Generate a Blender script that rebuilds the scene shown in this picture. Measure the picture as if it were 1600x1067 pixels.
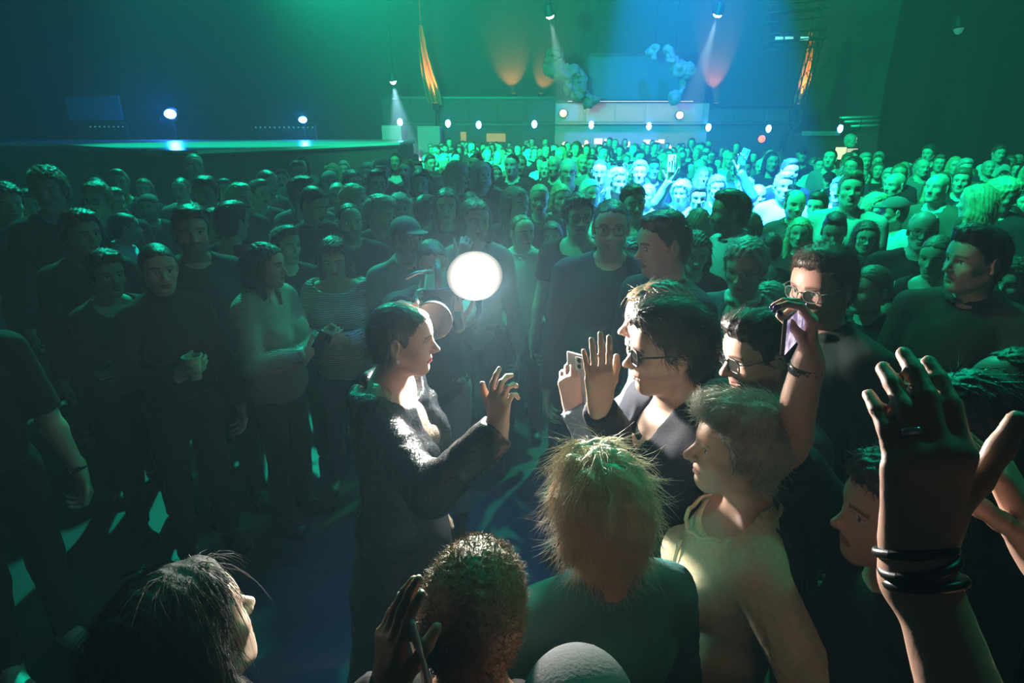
import bpy, math, random
import numpy as np
from mathutils import Matrix, Vector
random.seed(7); RNG = np.random.default_rng(7)
for _o in list(bpy.data.objects): bpy.data.objects.remove(_o)
SC = bpy.context.scene
COL = SC.collection
R = math.radians
# ---------------------------------------------------------------- camera
CAM_H, FPX, PITCH = 2.15, 960.0, R(19.1)
cam_d = bpy.data.cameras.new('camera'); cam_d.sensor_width = 36.0; cam_d.lens = 36.0*FPX/1600.0
cam_d.clip_start = 0.02; cam_d.clip_end = 200
cam_o = bpy.data.objects.new('camera', cam_d); COL.objects.link(cam_o)
cam_o.location = (0, 0, CAM_H); cam_o.rotation_euler = (math.pi/2-PITCH, 0, 0)
SC.camera = cam_o
def at(u, v, d):
    """world point seen at pixel (u,v) at depth d along the view axis"""
    x = (u-800)/FPX; yu = (533.5-v)/FPX
    c, s = math.cos(PITCH), math.sin(PITCH)
    return Vector((d*x, d*(c+yu*s), CAM_H+d*(-s+yu*c)))
SC.view_settings.view_transform = 'Standard'
SC.view_settings.look = 'None'
SC.view_settings.exposure = 0.0
SC.view_settings.gamma = 1.0
SC.view_settings.use_curve_mapping = False
# ---------------------------------------------------------------- world and lamps
_w = bpy.data.worlds.new('dark hall'); SC.world = _w; _w.use_nodes = True
_w.node_tree.nodes['Background'].inputs[0].default_value = (.0, .0, .0, 1)
# stage haze: thin scattering air in the whole hall
HAZE = .0095
_nt = _w.node_tree; _vs = _nt.nodes.new('ShaderNodeVolumeScatter'); _vs.inputs['Color'].default_value = (.42, .78, 1, 1); _vs.inputs['Anisotropy'].default_value = .25
_vs.inputs['Density'].default_value = HAZE; _nt.links.new(_vs.outputs[0], _nt.nodes['World Output'].inputs['Volume'])
def lamp(name, kind, loc, target, energy, color, angle=60, blend=.4, size=.1):
    l = bpy.data.lights.new(name, kind); l.energy = energy; l.color = color
    if kind == 'SPOT': l.spot_size = R(angle); l.spot_blend = blend; l.shadow_soft_size = size
    elif kind == 'AREA': l.shape = 'DISK'; l.size = size
    else: l.shadow_soft_size = size
    o = bpy.data.objects.new(name, l); COL.objects.link(o); o.location = loc
    o.rotation_euler = (Vector(target)-Vector(loc)).to_track_quat('-Z', 'Y').to_euler()
    return o
GREEN = (.0, 1.0, .44)
lamp('green_wash_lamp', 'SPOT', (-1.2, 3.6, 8.6), (4.3, 8.2, 1.3), 11500, GREEN, 56, .8, .15)
lamp('green_glow_lamp', 'SPOT', (-2.55, 6.6, 4.1), (.4, 15.0, 5.5), 21000, GREEN, 98, 1.0, .12)
lamp('green_high_lamp', 'SPOT', (-2.0, 5.5, 9.0), (.2, 11.0, 1.4), 4000, GREEN, 50, .9, .15)
lamp('green_back_lamp', 'SPOT', (-3.6, 9.4, 7.0), (-2.5, 4.4, 1.3), 4000, (.0, 1.0, .62), 44, .9, .12)
lamp('green_top_lamp', 'SPOT', (2.8, 9.0, 8.2), (2.0, 3.9, 1.4), 3300, (.0, 1.0, .50), 46, .9, .12)
lamp('green_cross_lamp', 'SPOT', (-3.6, 5.2, 7.4), (3.0, 4.2, 1.4), 2300, (.0, 1.0, .50), 48, .9, .15)
lamp('green_side_lamp', 'SPOT', (4.5, 3.0, 6.5), (.9, 1.6, 1.5), 190, (.0, 1.0, .55), 60, .9, .15)
lamp('stage_deck_lamp', 'SPOT', (-6.5, 12.5, 8.5), (-6.0, 14.5, 1.8), 4500, (.0, 1.0, .55), 60, .6, .15)
lamp('teal_wash_lamp', 'SPOT', (-9.5, 9.0, 8.5), (-8.0, 19.0, 3.0), 180, (.0, .8, .75), 90, .9, .2)
lamp('blue_beam_lamp', 'SPOT', (1.05, 4.9, 5.3), (1.9, 6.4, 1.5), 54000, (.02, .30, 1.0), 35, .25, .05)
lamp('blue_wash_lamp', 'SPOT', (4.6, 19.0, 9.6), (4.2, 22.5, 1.0), 9000, (.01, .22, 1.0), 62, .8, .1)
lamp('blue_centre_lamp', 'SPOT', (.1, 4.3, 6.8), (-.05, 2.5, .6), 800, (.06, .30, 1.0), 24, .9, .1)
VL = at(742, 432, 2.2)
lamp('video_light_glow', 'AREA', VL+Vector((.005, -.06, 0)), VL+Vector((.12, -1, -.05)), 84, (1.0, .93, .82), size=.10)
_c = SC.cycles
_c.max_bounces = 5; _c.diffuse_bounces = 2; _c.glossy_bounces = 2; _c.transmission_bounces = 2; _c.volume_bounces = 0; _c.transparent_max_bounces = 6
_c.caustics_reflective = False; _c.caustics_refractive = False
# ---------------------------------------------------------------- materials
MATS = {}
def nmat(key):
    m = bpy.data.materials.new(key); m.use_nodes = True
    nt = m.node_tree; b = nt.nodes['Principled BSDF']
    MATS[key] = m
    return m, nt, b
def bump(nt, b, scale, strength, dist=0.002, detail=3, kind='noise', mapping=None):
    tc = nt.nodes.new('ShaderNodeTexCoord')
    src = tc.outputs['Object']
    if mapping:
        mp = nt.nodes.new('ShaderNodeMapping'); mp.inputs['Scale'].default_value = mapping
        nt.links.new(src, mp.inputs[0]); src = mp.outputs[0]
    if kind == 'noise':
        t = nt.nodes.new('ShaderNodeTexNoise'); t.inputs['Scale'].default_value = scale; t.inputs['Detail'].default_value = detail
        out = t.outputs['Fac']
    else:
        t = nt.nodes.new('ShaderNodeTexWave'); t.inputs['Scale'].default_value = scale; t.inputs['Distortion'].default_value = 2.0
        t.bands_direction = kind; out = t.outputs['Fac']
    nt.links.new(src, t.inputs['Vector'])
    bp = nt.nodes.new('ShaderNodeBump'); bp.inputs['Strength'].default_value = strength; bp.inputs['Distance'].default_value = dist
    nt.links.new(out, bp.inputs['Height']); nt.links.new(bp.outputs[0], b.inputs['Normal'])
    return out
def plain(name, col, rough=0.6, metal=0.0, bscale=120, bstr=0.15, spec=0.5, var=0.12):
    key = f'{name}_{col[0]:.3f}_{col[1]:.3f}_{col[2]:.3f}_{rough}'
    if key in MATS: return MATS[key]
    m, nt, b = nmat(key)
    b.inputs['Roughness'].default_value = rough; b.inputs['Metallic'].default_value = metal
    b.inputs['Specular IOR Level'].default_value = spec
    out = bump(nt, b, bscale, bstr)
    mx = nt.nodes.new('ShaderNodeMix'); mx.data_type = 'RGBA'
    mx.inputs['A'].default_value = (*[c*(1-var) for c in col], 1); mx.inputs['B'].default_value = (*[min(1, c*(1+var)) for c in col], 1)
    nt.links.new(out, mx.inputs['Factor']); nt.links.new(mx.outputs['Result'], b.inputs['Base Color'])
    return m
def emit(name, col, strength):
    key = f'{name}_{col}_{strength}'
    if key in MATS: return MATS[key]
    m, nt, b = nmat(key)
    b.inputs['Base Color'].default_value = (*[c*.5 for c in col], 1)
    b.inputs['Emission Color'].default_value = (*col, 1); b.inputs['Emission Strength'].default_value = strength
    return m
def skin(tone):
    key = f'skin_{tone}'
    if key in MATS: return MATS[key]
    col = {'light': (.62, .40, .31), 'pale': (.70, .48, .39), 'tan': (.46, .27, .19), 'brown': (.27, .145, .095), 'red': (.62, .34, .27)}[tone]
    m, nt, b = nmat(key)
    b.inputs['Roughness'].default_value = .48; b.inputs['Specular IOR Level'].default_value = .45
    out = bump(nt, b, 260, .12, .0015)
    n2 = nt.nodes.new('ShaderNodeTexNoise'); n2.inputs['Scale'].default_value = 28
    tc = nt.nodes.new('ShaderNodeTexCoord'); nt.links.new(tc.outputs['Object'], n2.inputs['Vector'])
    mx = nt.nodes.new('ShaderNodeMix'); mx.data_type = 'RGBA'
    mx.inputs['A'].default_value = (*[c*.9 for c in col], 1); mx.inputs['B'].default_value = (min(1, col[0]*1.1), col[1]*1.03, col[2]*1.03, 1)
    nt.links.new(n2.outputs['Fac'], mx.inputs['Factor'])
    at_ = nt.nodes.new('ShaderNodeAttribute'); at_.attribute_name = 'tint'
    m2 = nt.nodes.new('ShaderNodeMix'); m2.data_type = 'RGBA'
    nt.links.new(at_.outputs['Alpha'], m2.inputs['Factor']); nt.links.new(mx.outputs['Result'], m2.inputs['A']); nt.links.new(at_.outputs['Color'], m2.inputs['B'])
    nt.links.new(m2.outputs['Result'], b.inputs['Base Color'])
    return m
def hairmat(col, rough=.45):
    key = f'hair_{col[0]:.3f}_{col[1]:.3f}_{col[2]:.3f}_{rough}'
    if key in MATS: return MATS[key]
    m, nt, b = nmat(key)
    b.inputs['Roughness'].default_value = rough; b.inputs['Specular IOR Level'].default_value = .55
    out = bump(nt, b, 26, .7, .004, 4, mapping=(5, 5, 1.2))
    mx = nt.nodes.new('ShaderNodeMix'); mx.data_type = 'RGBA'
    mx.inputs['A'].default_value = (*[c*.55 for c in col], 1); mx.inputs['B'].default_value = (*[min(1, c*1.45) for c in col], 1)
    nt.links.new(out, mx.inputs['Factor']); nt.links.new(mx.outputs['Result'], b.inputs['Base Color'])
    return m
def cloth(col, rough=.85, scale=160, strength=.35):
    key = f'cloth_{col[0]:.3f}_{col[1]:.3f}_{col[2]:.3f}_{rough}_{scale}'
    if key in MATS: return MATS[key]
    m, nt, b = nmat(key)
    b.inputs['Roughness'].default_value = rough; b.inputs['Specular IOR Level'].default_value = .25
    out = bump(nt, b, scale, strength, .003)
    mx = nt.nodes.new('ShaderNodeMix'); mx.data_type = 'RGBA'
    mx.inputs['A'].default_value = (*[c*.8 for c in col], 1); mx.inputs['B'].default_value = (*[min(1, c*1.2) for c in col], 1)
    nt.links.new(out, mx.inputs['Factor']); nt.links.new(mx.outputs['Result'], b.inputs['Base Color'])
    return m
def knit(col, scale=70):
    key = f'knit_{col}_{scale}'
    if key in MATS: return MATS[key]
    m, nt, b = nmat(key)
    b.inputs['Roughness'].default_value = .95; b.inputs['Specular IOR Level'].default_value = .2
    out = bump(nt, b, scale, .8, .006, kind='Z')
    mx = nt.nodes.new('ShaderNodeMix'); mx.data_type = 'RGBA'
    mx.inputs['A'].default_value = (*[c*.6 for c in col], 1); mx.inputs['B'].default_value = (*col, 1)
    nt.links.new(out, mx.inputs['Factor']); nt.links.new(mx.outputs['Result'], b.inputs['Base Color'])
    return m
def sequin(key, base, flake, scale=230, dens=.5):
    if key in MATS: return MATS[key]
    m, nt, b = nmat(key)
    tc = nt.nodes.new('ShaderNodeTexCoord')
    v = nt.nodes.new('ShaderNodeTexVoronoi'); v.inputs['Scale'].default_value = scale
    nt.links.new(tc.outputs['Object'], v.inputs['Vector'])
    # every sequin leans its own way
    sub = nt.nodes.new('ShaderNodeVectorMath'); sub.operation = 'SUBTRACT'; sub.inputs[1].default_value = (.5, .5, .5)
    nt.links.new(v.outputs['Color'], sub.inputs[0])
    scl = nt.nodes.new('ShaderNodeVectorMath'); scl.operation = 'SCALE'; scl.inputs['Scale'].default_value = dens
    nt.links.new(sub.outputs[0], scl.inputs[0])
    geo = nt.nodes.new('ShaderNodeNewGeometry')
    add = nt.nodes.new('ShaderNodeVectorMath'); add.operation = 'ADD'
    nt.links.new(geo.outputs['Normal'], add.inputs[0]); nt.links.new(scl.outputs[0], add.inputs[1])
    nrm = nt.nodes.new('ShaderNodeVectorMath'); nrm.operation = 'NORMALIZE'; nt.links.new(add.outputs[0], nrm.inputs[0])
    nt.links.new(nrm.outputs[0], b.inputs['Normal'])
    mx = nt.nodes.new('ShaderNodeMix'); mx.data_type = 'RGBA'
    mx.inputs['A'].default_value = (*base, 1); mx.inputs['B'].default_value = (*flake, 1)
    sep = nt.nodes.new('ShaderNodeSeparateColor'); nt.links.new(v.outputs['Color'], sep.inputs[0])
    nt.links.new(sep.outputs[0], mx.inputs['Factor']); nt.links.new(mx.outputs['Result'], b.inputs['Base Color'])
    b.inputs['Roughness'].default_value = .36; b.inputs['Metallic'].default_value = .1; b.inputs['Specular IOR Level'].default_value = .3
    return m
# ---------------------------------------------------------------- objects
def tag(o, label=None, cat=None, group=None, kind=None):
    if label: o['label'] = label
    if cat: o['category'] = cat
    if group: o['group'] = group
    if kind: o['kind'] = kind
    return o
def link(name, me, parent=None, mats=()):
    o = bpy.data.objects.new(name, me); COL.objects.link(o)
    if parent is not None: o.parent = parent
    for m in mats:
        if m.name not in [x.name if x else '' for x in me.materials]: me.materials.append(m)
    return o
def empty(name, loc=(0, 0, 0), rz=0.0, s=1.0):
    o = bpy.data.objects.new(name, None); COL.objects.link(o)
    o.location = loc; o.rotation_euler = (0, 0, rz); o.scale = (s, s, s); o.empty_display_size = .1
    return o
def mesh_np(name, V, Fq, smooth=True, tint=None, matidx=None):
    """V (n,3), Fq (m,4) or (m,3) int array"""
    me = bpy.data.meshes.new(name)
    V = np.asarray(V, np.float32); Fq = np.asarray(Fq, np.int32)
    k = Fq.shape[1]
    me.vertices.add(len(V)); me.vertices.foreach_set('co', V.ravel())
    me.loops.add(Fq.size); me.loops.foreach_set('vertex_index', Fq.ravel())
    me.polygons.add(len(Fq)); me.polygons.foreach_set('loop_start', np.arange(0, Fq.size, k, dtype=np.int32))
    me.polygons.foreach_set('loop_total', np.full(len(Fq), k, np.int32))
    if matidx is not None: me.polygons.foreach_set('material_index', np.asarray(matidx, np.int32))
    me.update(calc_edges=True)
    if smooth: me.polygons.foreach_set('use_smooth', np.ones(len(Fq), bool))
    if tint is not None:
        a = me.attributes.new('tint', 'FLOAT_COLOR', 'POINT'); a.data.foreach_set('color', np.asarray(tint, np.float32).ravel())
    return me
class MB:
    """collects boxes, bars and tubes; build() links ONE mesh object"""
    def __init__(s): s.v = []; s.f = []; s.sm = []
    def box(s, x0, x1, y0, y1, z0, z1, M=None):
        b = len(s.v)
        P = [(x, y, z) for z in (z0, z1) for y in (y0, y1) for x in (x0, x1)]
        if M is not None: P = [tuple(M @ Vector(p)) for p in P]
        s.v += P
        for q in ((0, 2, 3, 1), (4, 5, 7, 6), (0, 1, 5, 4), (2, 6, 7, 3), (0, 4, 6, 2), (1, 3, 7, 5)):
            s.f.append(tuple(b+i for i in q)); s.sm.append(False)
        return s
    def tube(s, pts, r, n=8, caps=True, rb=None):
        pts = [Vector(p) for p in pts]; b = len(s.v); m = len(pts)
        up = Vector((0, 0, 1)); prev = None
        for i, p in enumerate(pts):
            t = (pts[min(i+1, m-1)]-pts[max(i-1, 0)]).normalized()
            if prev is None: prev = t.orthogonal().normalized()
            x = (prev-t*prev.dot(t)).normalized(); prev = x; y = t.cross(x)
            rr = r[i] if isinstance(r, (list, tuple)) else r
            for k in range(n):
                a = 2*math.pi*k/n; s.v.append(tuple(p+x*(rr*math.cos(a))+y*(rr*math.sin(a))))
        for i in range(m-1):
            for k in range(n):
                k2 = (k+1) % n
                s.f.append((b+i*n+k, b+i*n+k2, b+(i+1)*n+k2, b+(i+1)*n+k)); s.sm.append(True)
        if caps:
            s.f.append(tuple(b+k for k in range(n))[::-1]); s.sm.append(False)
            s.f.append(tuple(b+(m-1)*n+k for k in range(n))); s.sm.append(False)
        return s
    def lathe(s, prof, n=20, M=None):
        b = len(s.v); m = len(prof)
        for (r, z) in prof:
            for k in range(n):
                a = 2*math.pi*k/n; p = Vector((r*math.cos(a), r*math.sin(a), z)); s.v.append(tuple(M @ p) if M is not None else tuple(p))
        for i in range(m-1):
            for k in range(n):
                k2 = (k+1) % n
                s.f.append((b+i*n+k, b+i*n+k2, b+(i+1)*n+k2, b+(i+1)*n+k)); s.sm.append(True)
        s.f.append(tuple(b+k for k in range(n))[::-1]); s.sm.append(False)
        s.f.append(tuple(b+(m-1)*n+k for k in range(n))); s.sm.append(False)
        return s
    def prism(s, poly, z0, z1):
        b = len(s.v); n = len(poly)
        for z in (z0, z1):
            for p in poly: s.v.append((p[0], p[1], z))
        s.f.append(tuple(b+k for k in range(n))[::-1]); s.sm.append(False)
        s.f.append(tuple(b+n+k for k in range(n))); s.sm.append(False)
        for k in range(n):
            k2 = (k+1) % n; s.f.append((b+k, b+k2, b+n+k2, b+n+k)); s.sm.append(False)
        return s
    def build(s, name, mat, parent=None, bevel=0.0):
        me = bpy.data.meshes.new(name); me.from_pydata(s.v, [], s.f); me.update()
        me.polygons.foreach_set('use_smooth', s.sm)
        o = link(name, me, parent, [mat] if mat else [])
        if bevel:
            md = o.modifiers.new('bevel', 'BEVEL'); md.width = bevel; md.segments = 2; md.limit_method = 'ANGLE'
        return o
def frame_to(p, d, up=(0, 0, 1)):
    """matrix at p whose +Z points along d"""
    q = Vector(d).to_track_quat('Z', 'Y'); return Matrix.Translation(Vector(p)) @ q.to_matrix().to_4x4()
# ---------------------------------------------------------------- implicit surfaces
F32 = np.float32
class RC:   # tapered capsule
    def __init__(s, a, b, ra, rb=None): s.a = np.array(a, F32); s.b = np.array(b, F32); s.ra = ra; s.rb = ra if rb is None else rb
    def box(s):
        return np.minimum(s.a-s.ra, s.b-s.rb), np.maximum(s.a+s.ra, s.b+s.rb)
    def ev(s, X, Y, Z):
        ba = s.b-s.a; L = float(ba @ ba)+1e-12
        px, py, pz = X-s.a[0], Y-s.a[1], Z-s.a[2]
        t = np.clip((px*ba[0]+py*ba[1]+pz*ba[2])/F32(L), 0, 1)
        return np.sqrt((px-t*ba[0])**2+(py-t*ba[1])**2+(pz-t*ba[2])**2)-(F32(s.ra)+t*F32(s.rb-s.ra))
    def tf(s, M, k, e=0):
        g = lambda p: M[:3, :3] @ p*k+M[:3, 3]
        return RC(g(s.a), g(s.b), s.ra*k+e, s.rb*k+e)
class EL:   # ellipsoid
    def __init__(s, c, r, Rm=None): s.c = np.array(c, F32); s.r = np.array(r, F32); s.R = np.eye(3, dtype=F32) if Rm is None else np.array(Rm, F32)
    def box(s):
        m = np.sqrt(((s.R*s.r[None, :])**2).sum(1)); return s.c-m, s.c+m
    def ev(s, X, Y, Z):
        px, py, pz = X-s.c[0], Y-s.c[1], Z-s.c[2]
        k0 = 0; k1 = 0
        for i in range(3):
            q = (px*s.R[0, i]+py*s.R[1, i]+pz*s.R[2, i])/s.r[i]
            k0 = k0+q*q; k1 = k1+(q/s.r[i])**2
        k0 = np.sqrt(k0); k1 = np.sqrt(k1)+F32(1e-6)
        return k0*(k0-1)/k1
    def tf(s, M, k, e=0): return EL(M[:3, :3] @ s.c*k+M[:3, 3], s.r*k+e, M[:3, :3] @ s.R)
class HS:   # half space cut: removes where (p-c).n > 0, only inside a ball of radius rad round c
    def __init__(s, c, n, rad): s.c = np.array(c, F32); n = np.array(n, F32); s.n = n/np.linalg.norm(n); s.rad = rad
    def box(s): return s.c-s.rad, s.c+s.rad
    def ev(s, X, Y, Z):
        px, py, pz = X-s.c[0], Y-s.c[1], Z-s.c[2]
        return np.maximum(-(px*s.n[0]+py*s.n[1]+pz*s.n[2]), np.sqrt(px*px+py*py+pz*pz)-F32(s.rad))
    def tf(s, M, k, e=0): return HS(M[:3, :3] @ s.c*k+M[:3, 3], M[:3, :3] @ s.n, s.rad*k)
def tfl(prims, M, k=1.0, e=0.0):
    M = np.array(M, F32); return [(p.tf(M, k, e if op == 'u' else 0), kk*k, op) for (p, kk, op) in prims]
def axis(lo, hi, base, fine):
    out = [lo]; x = lo
    while x < hi:
        st = base
        for (a, b, s_) in fine:
            dist = max(a-x, x-b, 0)
            st = min(st, s_+dist*.35)
        x += max(st, .0015); out.append(x)
    return np.array(out, F32)
def polygonise(prims, base, fine=(), pad=.02, post=None):
    """prims: list of (prim, k, op); fine: list of (lo(3), hi(3), step) -> V, quads"""
    bl = [p.box() for p, k, op in prims if op == 'u']
    lo = np.min([b[0] for b in bl], 0)-pad; hi = np.max([b[1] for b in bl], 0)+pad
    ax = [axis(float(lo[i]), float(hi[i]), base, [(f[0][i], f[1][i], f[2]) for f in fine]) for i in range(3)]
    xs, ys, zs = ax
    Fd = np.full((len(xs), len(ys), len(zs)), .5, F32)
    for p, k, op in prims:
        b0, b1 = p.box(); m = k+base*1.5+.012
        sl = []
        for i in range(3):
            i0 = max(0, np.searchsorted(ax[i], b0[i]-m)-1); i1 = min(len(ax[i]), np.searchsorted(ax[i], b1[i]+m)+1); sl.append(slice(i0, i1))
        sub = Fd[sl[0], sl[1], sl[2]]
        if sub.size == 0: continue
        d = p.ev(xs[sl[0]][:, None, None], ys[sl[1]][None, :, None], zs[sl[2]][None, None, :])
        if op == 'u':
            if k > 0: r = np.minimum(sub, d)-np.maximum(k-np.abs(sub-d), 0)**2/F32(4*k)
            else: r = np.minimum(sub, d)
        else:
            d = -d
            if k > 0: r = np.maximum(sub, d)+np.maximum(k-np.abs(sub-d), 0)**2/F32(4*k)
            else: r = np.maximum(sub, d)
        Fd[sl[0], sl[1], sl[2]] = r
    if post is not None: Fd = post(Fd, xs[:, None, None], ys[None, :, None], zs[None, None, :])
    return nets(Fd, ax)
def nets(Fd, ax):
    S = Fd < 0
    c = S.view(np.uint8)
    a = c[:-1]+c[1:]; a = a[:, :-1]+a[:, 1:]; a = a[:, :, :-1]+a[:, :, 1:]
    ii, jj, kk = np.nonzero((a > 0) & (a < 8))
    idx = np.full(a.shape, -1, np.int32); idx[ii, jj, kk] = np.arange(len(ii))
    corn = [(i, j, k) for i in (0, 1) for j in (0, 1) for k in (0, 1)]
    val = {cc: Fd[ii+cc[0], jj+cc[1], kk+cc[2]] for cc in corn}
    acc = np.zeros((len(ii), 3), F32); cnt = np.zeros(len(ii), F32)
    for cc in corn:
        for d in range(3):
            if cc[d]: continue
            c2 = list(cc); c2[d] = 1; c2 = tuple(c2)
            va, vb = val[cc], val[c2]; m = (va < 0) != (vb < 0)
            t = np.where(m, va/np.where(m, va-vb, 1), 0)
            for e in range(3):
                if e == d: acc[:, e] += np.where(m, t, 0)
                elif cc[e]: acc[:, e] += m
            cnt += m
    acc /= cnt[:, None]
    V = np.empty_like(acc)
    for e, q in enumerate((ii, jj, kk)):
        A = ax[e]; V[:, e] = A[q]+acc[:, e]*(A[q+1]-A[q])
    quads = []
    for d in range(3):
        sl0 = [slice(1, -1)]*3; sl1 = [slice(1, -1)]*3
        sl0[d] = slice(0, -1); sl1[d] = slice(1, None)
        s0, s1 = S[tuple(sl0)], S[tuple(sl1)]
        q = np.nonzero(s0 != s1); fl = s0[q]
        off = [1, 1, 1]; off[d] = 0
        I = [q[e]+off[e] for e in range(3)]
        u, w = (d+1) % 3, (d+2) % 3
        def cell(du, dw):
            J = list(I); J[u] = J[u]-du; J[w] = J[w]-dw; return idx[J[0], J[1], J[2]]
        qd = np.stack([cell(1, 1), cell(0, 1), cell(0, 0), cell(1, 0)], 1)
        qd[~fl] = qd[~fl][:, ::-1]
        quads.append(qd)
    Q = np.concatenate(quads)
    Q = Q[(Q >= 0).all(1)]
    return V, Q
def vnormals(V, Q):
    n = np.cross(V[Q[:, 2]]-V[Q[:, 0]], V[Q[:, 3]]-V[Q[:, 1]])
    N = np.zeros_like(V)
    for i in range(4): np.add.at(N, Q[:, i], n)
    return N/(np.linalg.norm(N, axis=1, keepdims=True)+1e-9)
def relax(V, Q, it=2, lam=.5):
    for _ in range(it):
        A = np.zeros_like(V); c = np.zeros(len(V), F32)
        for i in range(4):
            a, b = Q[:, i], Q[:, (i+1) % 4]
            np.add.at(A, a, V[b]); np.add.at(c, a, 1); np.add.at(A, b, V[a]); np.add.at(c, b, 1)
        V = V*(1-lam)+lam*A/np.maximum(c, 1)[:, None]
    return V
def wob(V, f, seed=0):
    r = np.random.default_rng(seed); o = np.zeros(len(V), F32)
    for i in range(4):
        w = r.normal(size=3)*f*(1+.5*i); o += np.sin(V @ w.astype(F32)+r.uniform(0, 6.28)+1.5*np.sin(V @ (r.normal(size=3)*f*.6).astype(F32)))/(1+.5*i)
    return o/2.2
# ---------------------------------------------------------------- the human figure
def head_prims(w=1.0, jaw=1.0, nose=1.0, brow=1.0, fem=False, chin=1.0, ears=1.0):
    L = []
    u = lambda p, k=.012: L.append((p, k, 'u'))
    s = lambda p, k=.006: L.append((p, k, 's'))
    u(EL((0, -.014, .030), (.075*w, .097, .087)))
    u(EL((0, .028, -.030), (.060*w, .066, .088)), .03)
    u(EL((0, .050, .035), (.060*w, .046, .055)), .03)
    for q in (-1, 1):
        u(RC((q*.052*w*jaw, -.012, -.055), (q*.020*jaw, .062, -.100), .017*jaw, .013), .025)
        u(EL((q*.042*w, .058, -.028), (.020, .021, .017)), .02)
        u(RC((q*.012, .089*brow, .0185), (q*.042*w, .073, .021), .0085 if not fem else .0065), .012)
    u(EL((0, .066, -.102*chin), (.021*jaw, .019, .016)), .02)
    u(EL((0, .070, -.070), (.030, .020, .025)), .02)
    for q in (-1, 1): s(EL((q*.031, .098, .000), (.018, .018, .0125)), .012)
    u(RC((0, .083, .016), (0, .092+.018*nose, -.030), .0065, .0095*nose), .010)
    u(EL((0, .094+.018*nose, -.033), (.0105*nose, .0105, .0095)), .006)
    for q in (-1, 1):
        u(EL((q*.0115*nose, .092+.008*nose, -.0365), (.0075, .0105, .0075)), .006)
        s(EL((q*.0065, .096+.012*nose, -.046), (.004, .006, .004)), .003)
        u(EL((q*.031, .0705, .000), (.0135, .0135, .0125)), .003)
        u(RC((q*.019, .0835, .0085), (q*.031, .0862, .0105), .0035), .004)
        u(RC((q*.031, .0862, .0105), (q*.045, .0765, .0065), .0035), .004)
        u(RC((q*.021, .081, -.010), (q*.042, .076, -.009), .003), .005)
    lw = .026
    for q in (-1, 1):
        u(RC((q*.004, .0915, -.0610), (q*lw, .0785, -.0660), .0052, .003), .006)
        u(RC((q*.002, .0905, -.0735), (q*lw*.85, .079, -.0695), .0060, .0035), .006)
        s(RC((0, .0985, -.0672), (q*lw, .0830, -.0675), .0022), .0025)
    s(EL((0, .093, -.084), (.018, .008, .005)), .008)
    for q in (-1, 1):
        Rm = Matrix.Rotation(q*R(-18), 3, 'Z') @ Matrix.Rotation(R(-10), 3, 'X')
        u(EL((q*.0775*w*ears, -.014, -.004), (.0085, .0185, .0315), Rm), .006)
        s(EL((q*.0865*w*ears, -.010, -.001), (.0065, .0105, .019), Rm), .004)
        u(EL((q*.0765*w*ears, -.008, -.031), (.007, .0085, .009)), .005)
    return L
def head_tint(P, lip=(.42, .12, .11), lipa=.65, browc=(.05, .03, .02), browa=.8, beard=0.0, beardc=(.05, .035, .03), eye=True, makeup=0.0):
    """P head-local points -> rgba overlay"""
    n = len(P); T = np.zeros((n, 4), F32)
    x, y, z = P[:, 0], P[:, 1], P[:, 2]; ax_ = np.abs(x)
    def put(m, c, a):
        a = np.clip(m, 0, 1)*a
        T[:, :3] = T[:, :3]*(1-a[:, None])+np.array(c, F32)*a[:, None]; T[:, 3] = np.maximum(T[:, 3], a)
    fr = y > .03
    if beard > 0:
        b = np.clip((-.040-z)/.018, 0, 1)*np.clip((y+.03)/.03, 0, 1)*(z > -.16)
        hole = ((ax_/.024)**2+((z+.0675)/.010)**2 < 1)
        mo = ((ax_/.034)**2+((z+.052)/.012)**2 < 1)
        put(np.where(hole, 0, np.maximum(b, mo))*fr.astype(F32)+b*(~fr), beardc, beard)
    put((((ax_/.025)**2+((z+.0675)/.0125)**2) < 1)*(y > .07), lip, lipa)
    put(np.exp(-((z-.0225-.10*(ax_-.03)*(ax_ < .03)+.18*np.maximum(ax_-.036, 0))/.0045)**2)*(ax_ > .012)*(ax_ < .053)*fr, browc, browa)
    if makeup: put(np.exp(-((z-.010)/.006)**2)*(ax_ > .014)*(ax_ < .055)*fr, (.03, .02, .03), makeup)
    if eye:
        ex = (ax_-.031)
        put(((ex/.0130)**2+(z/.0062)**2 < 1)*fr, (.72, .70, .68), .95)
        put(((ex/.0058)**2+(z/.0066)**2 < 1)*fr, (.03, .02, .015), 1.0)
        put(((ex/.0145)**2+((z-.0065)/.0024)**2 < 1)*fr, (.02, .015, .015), .85)
    return T
HAND_L = {'i': (.028, .092, (.043, .026, .021), .0092), 'm': (.009, .096, (.047, .029, .022), .0094), 'r': (-.010, .091, (.043, .027, .021), .0090), 'l': (-.027, .081, (.034, .021, .019), .0080)}
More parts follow.
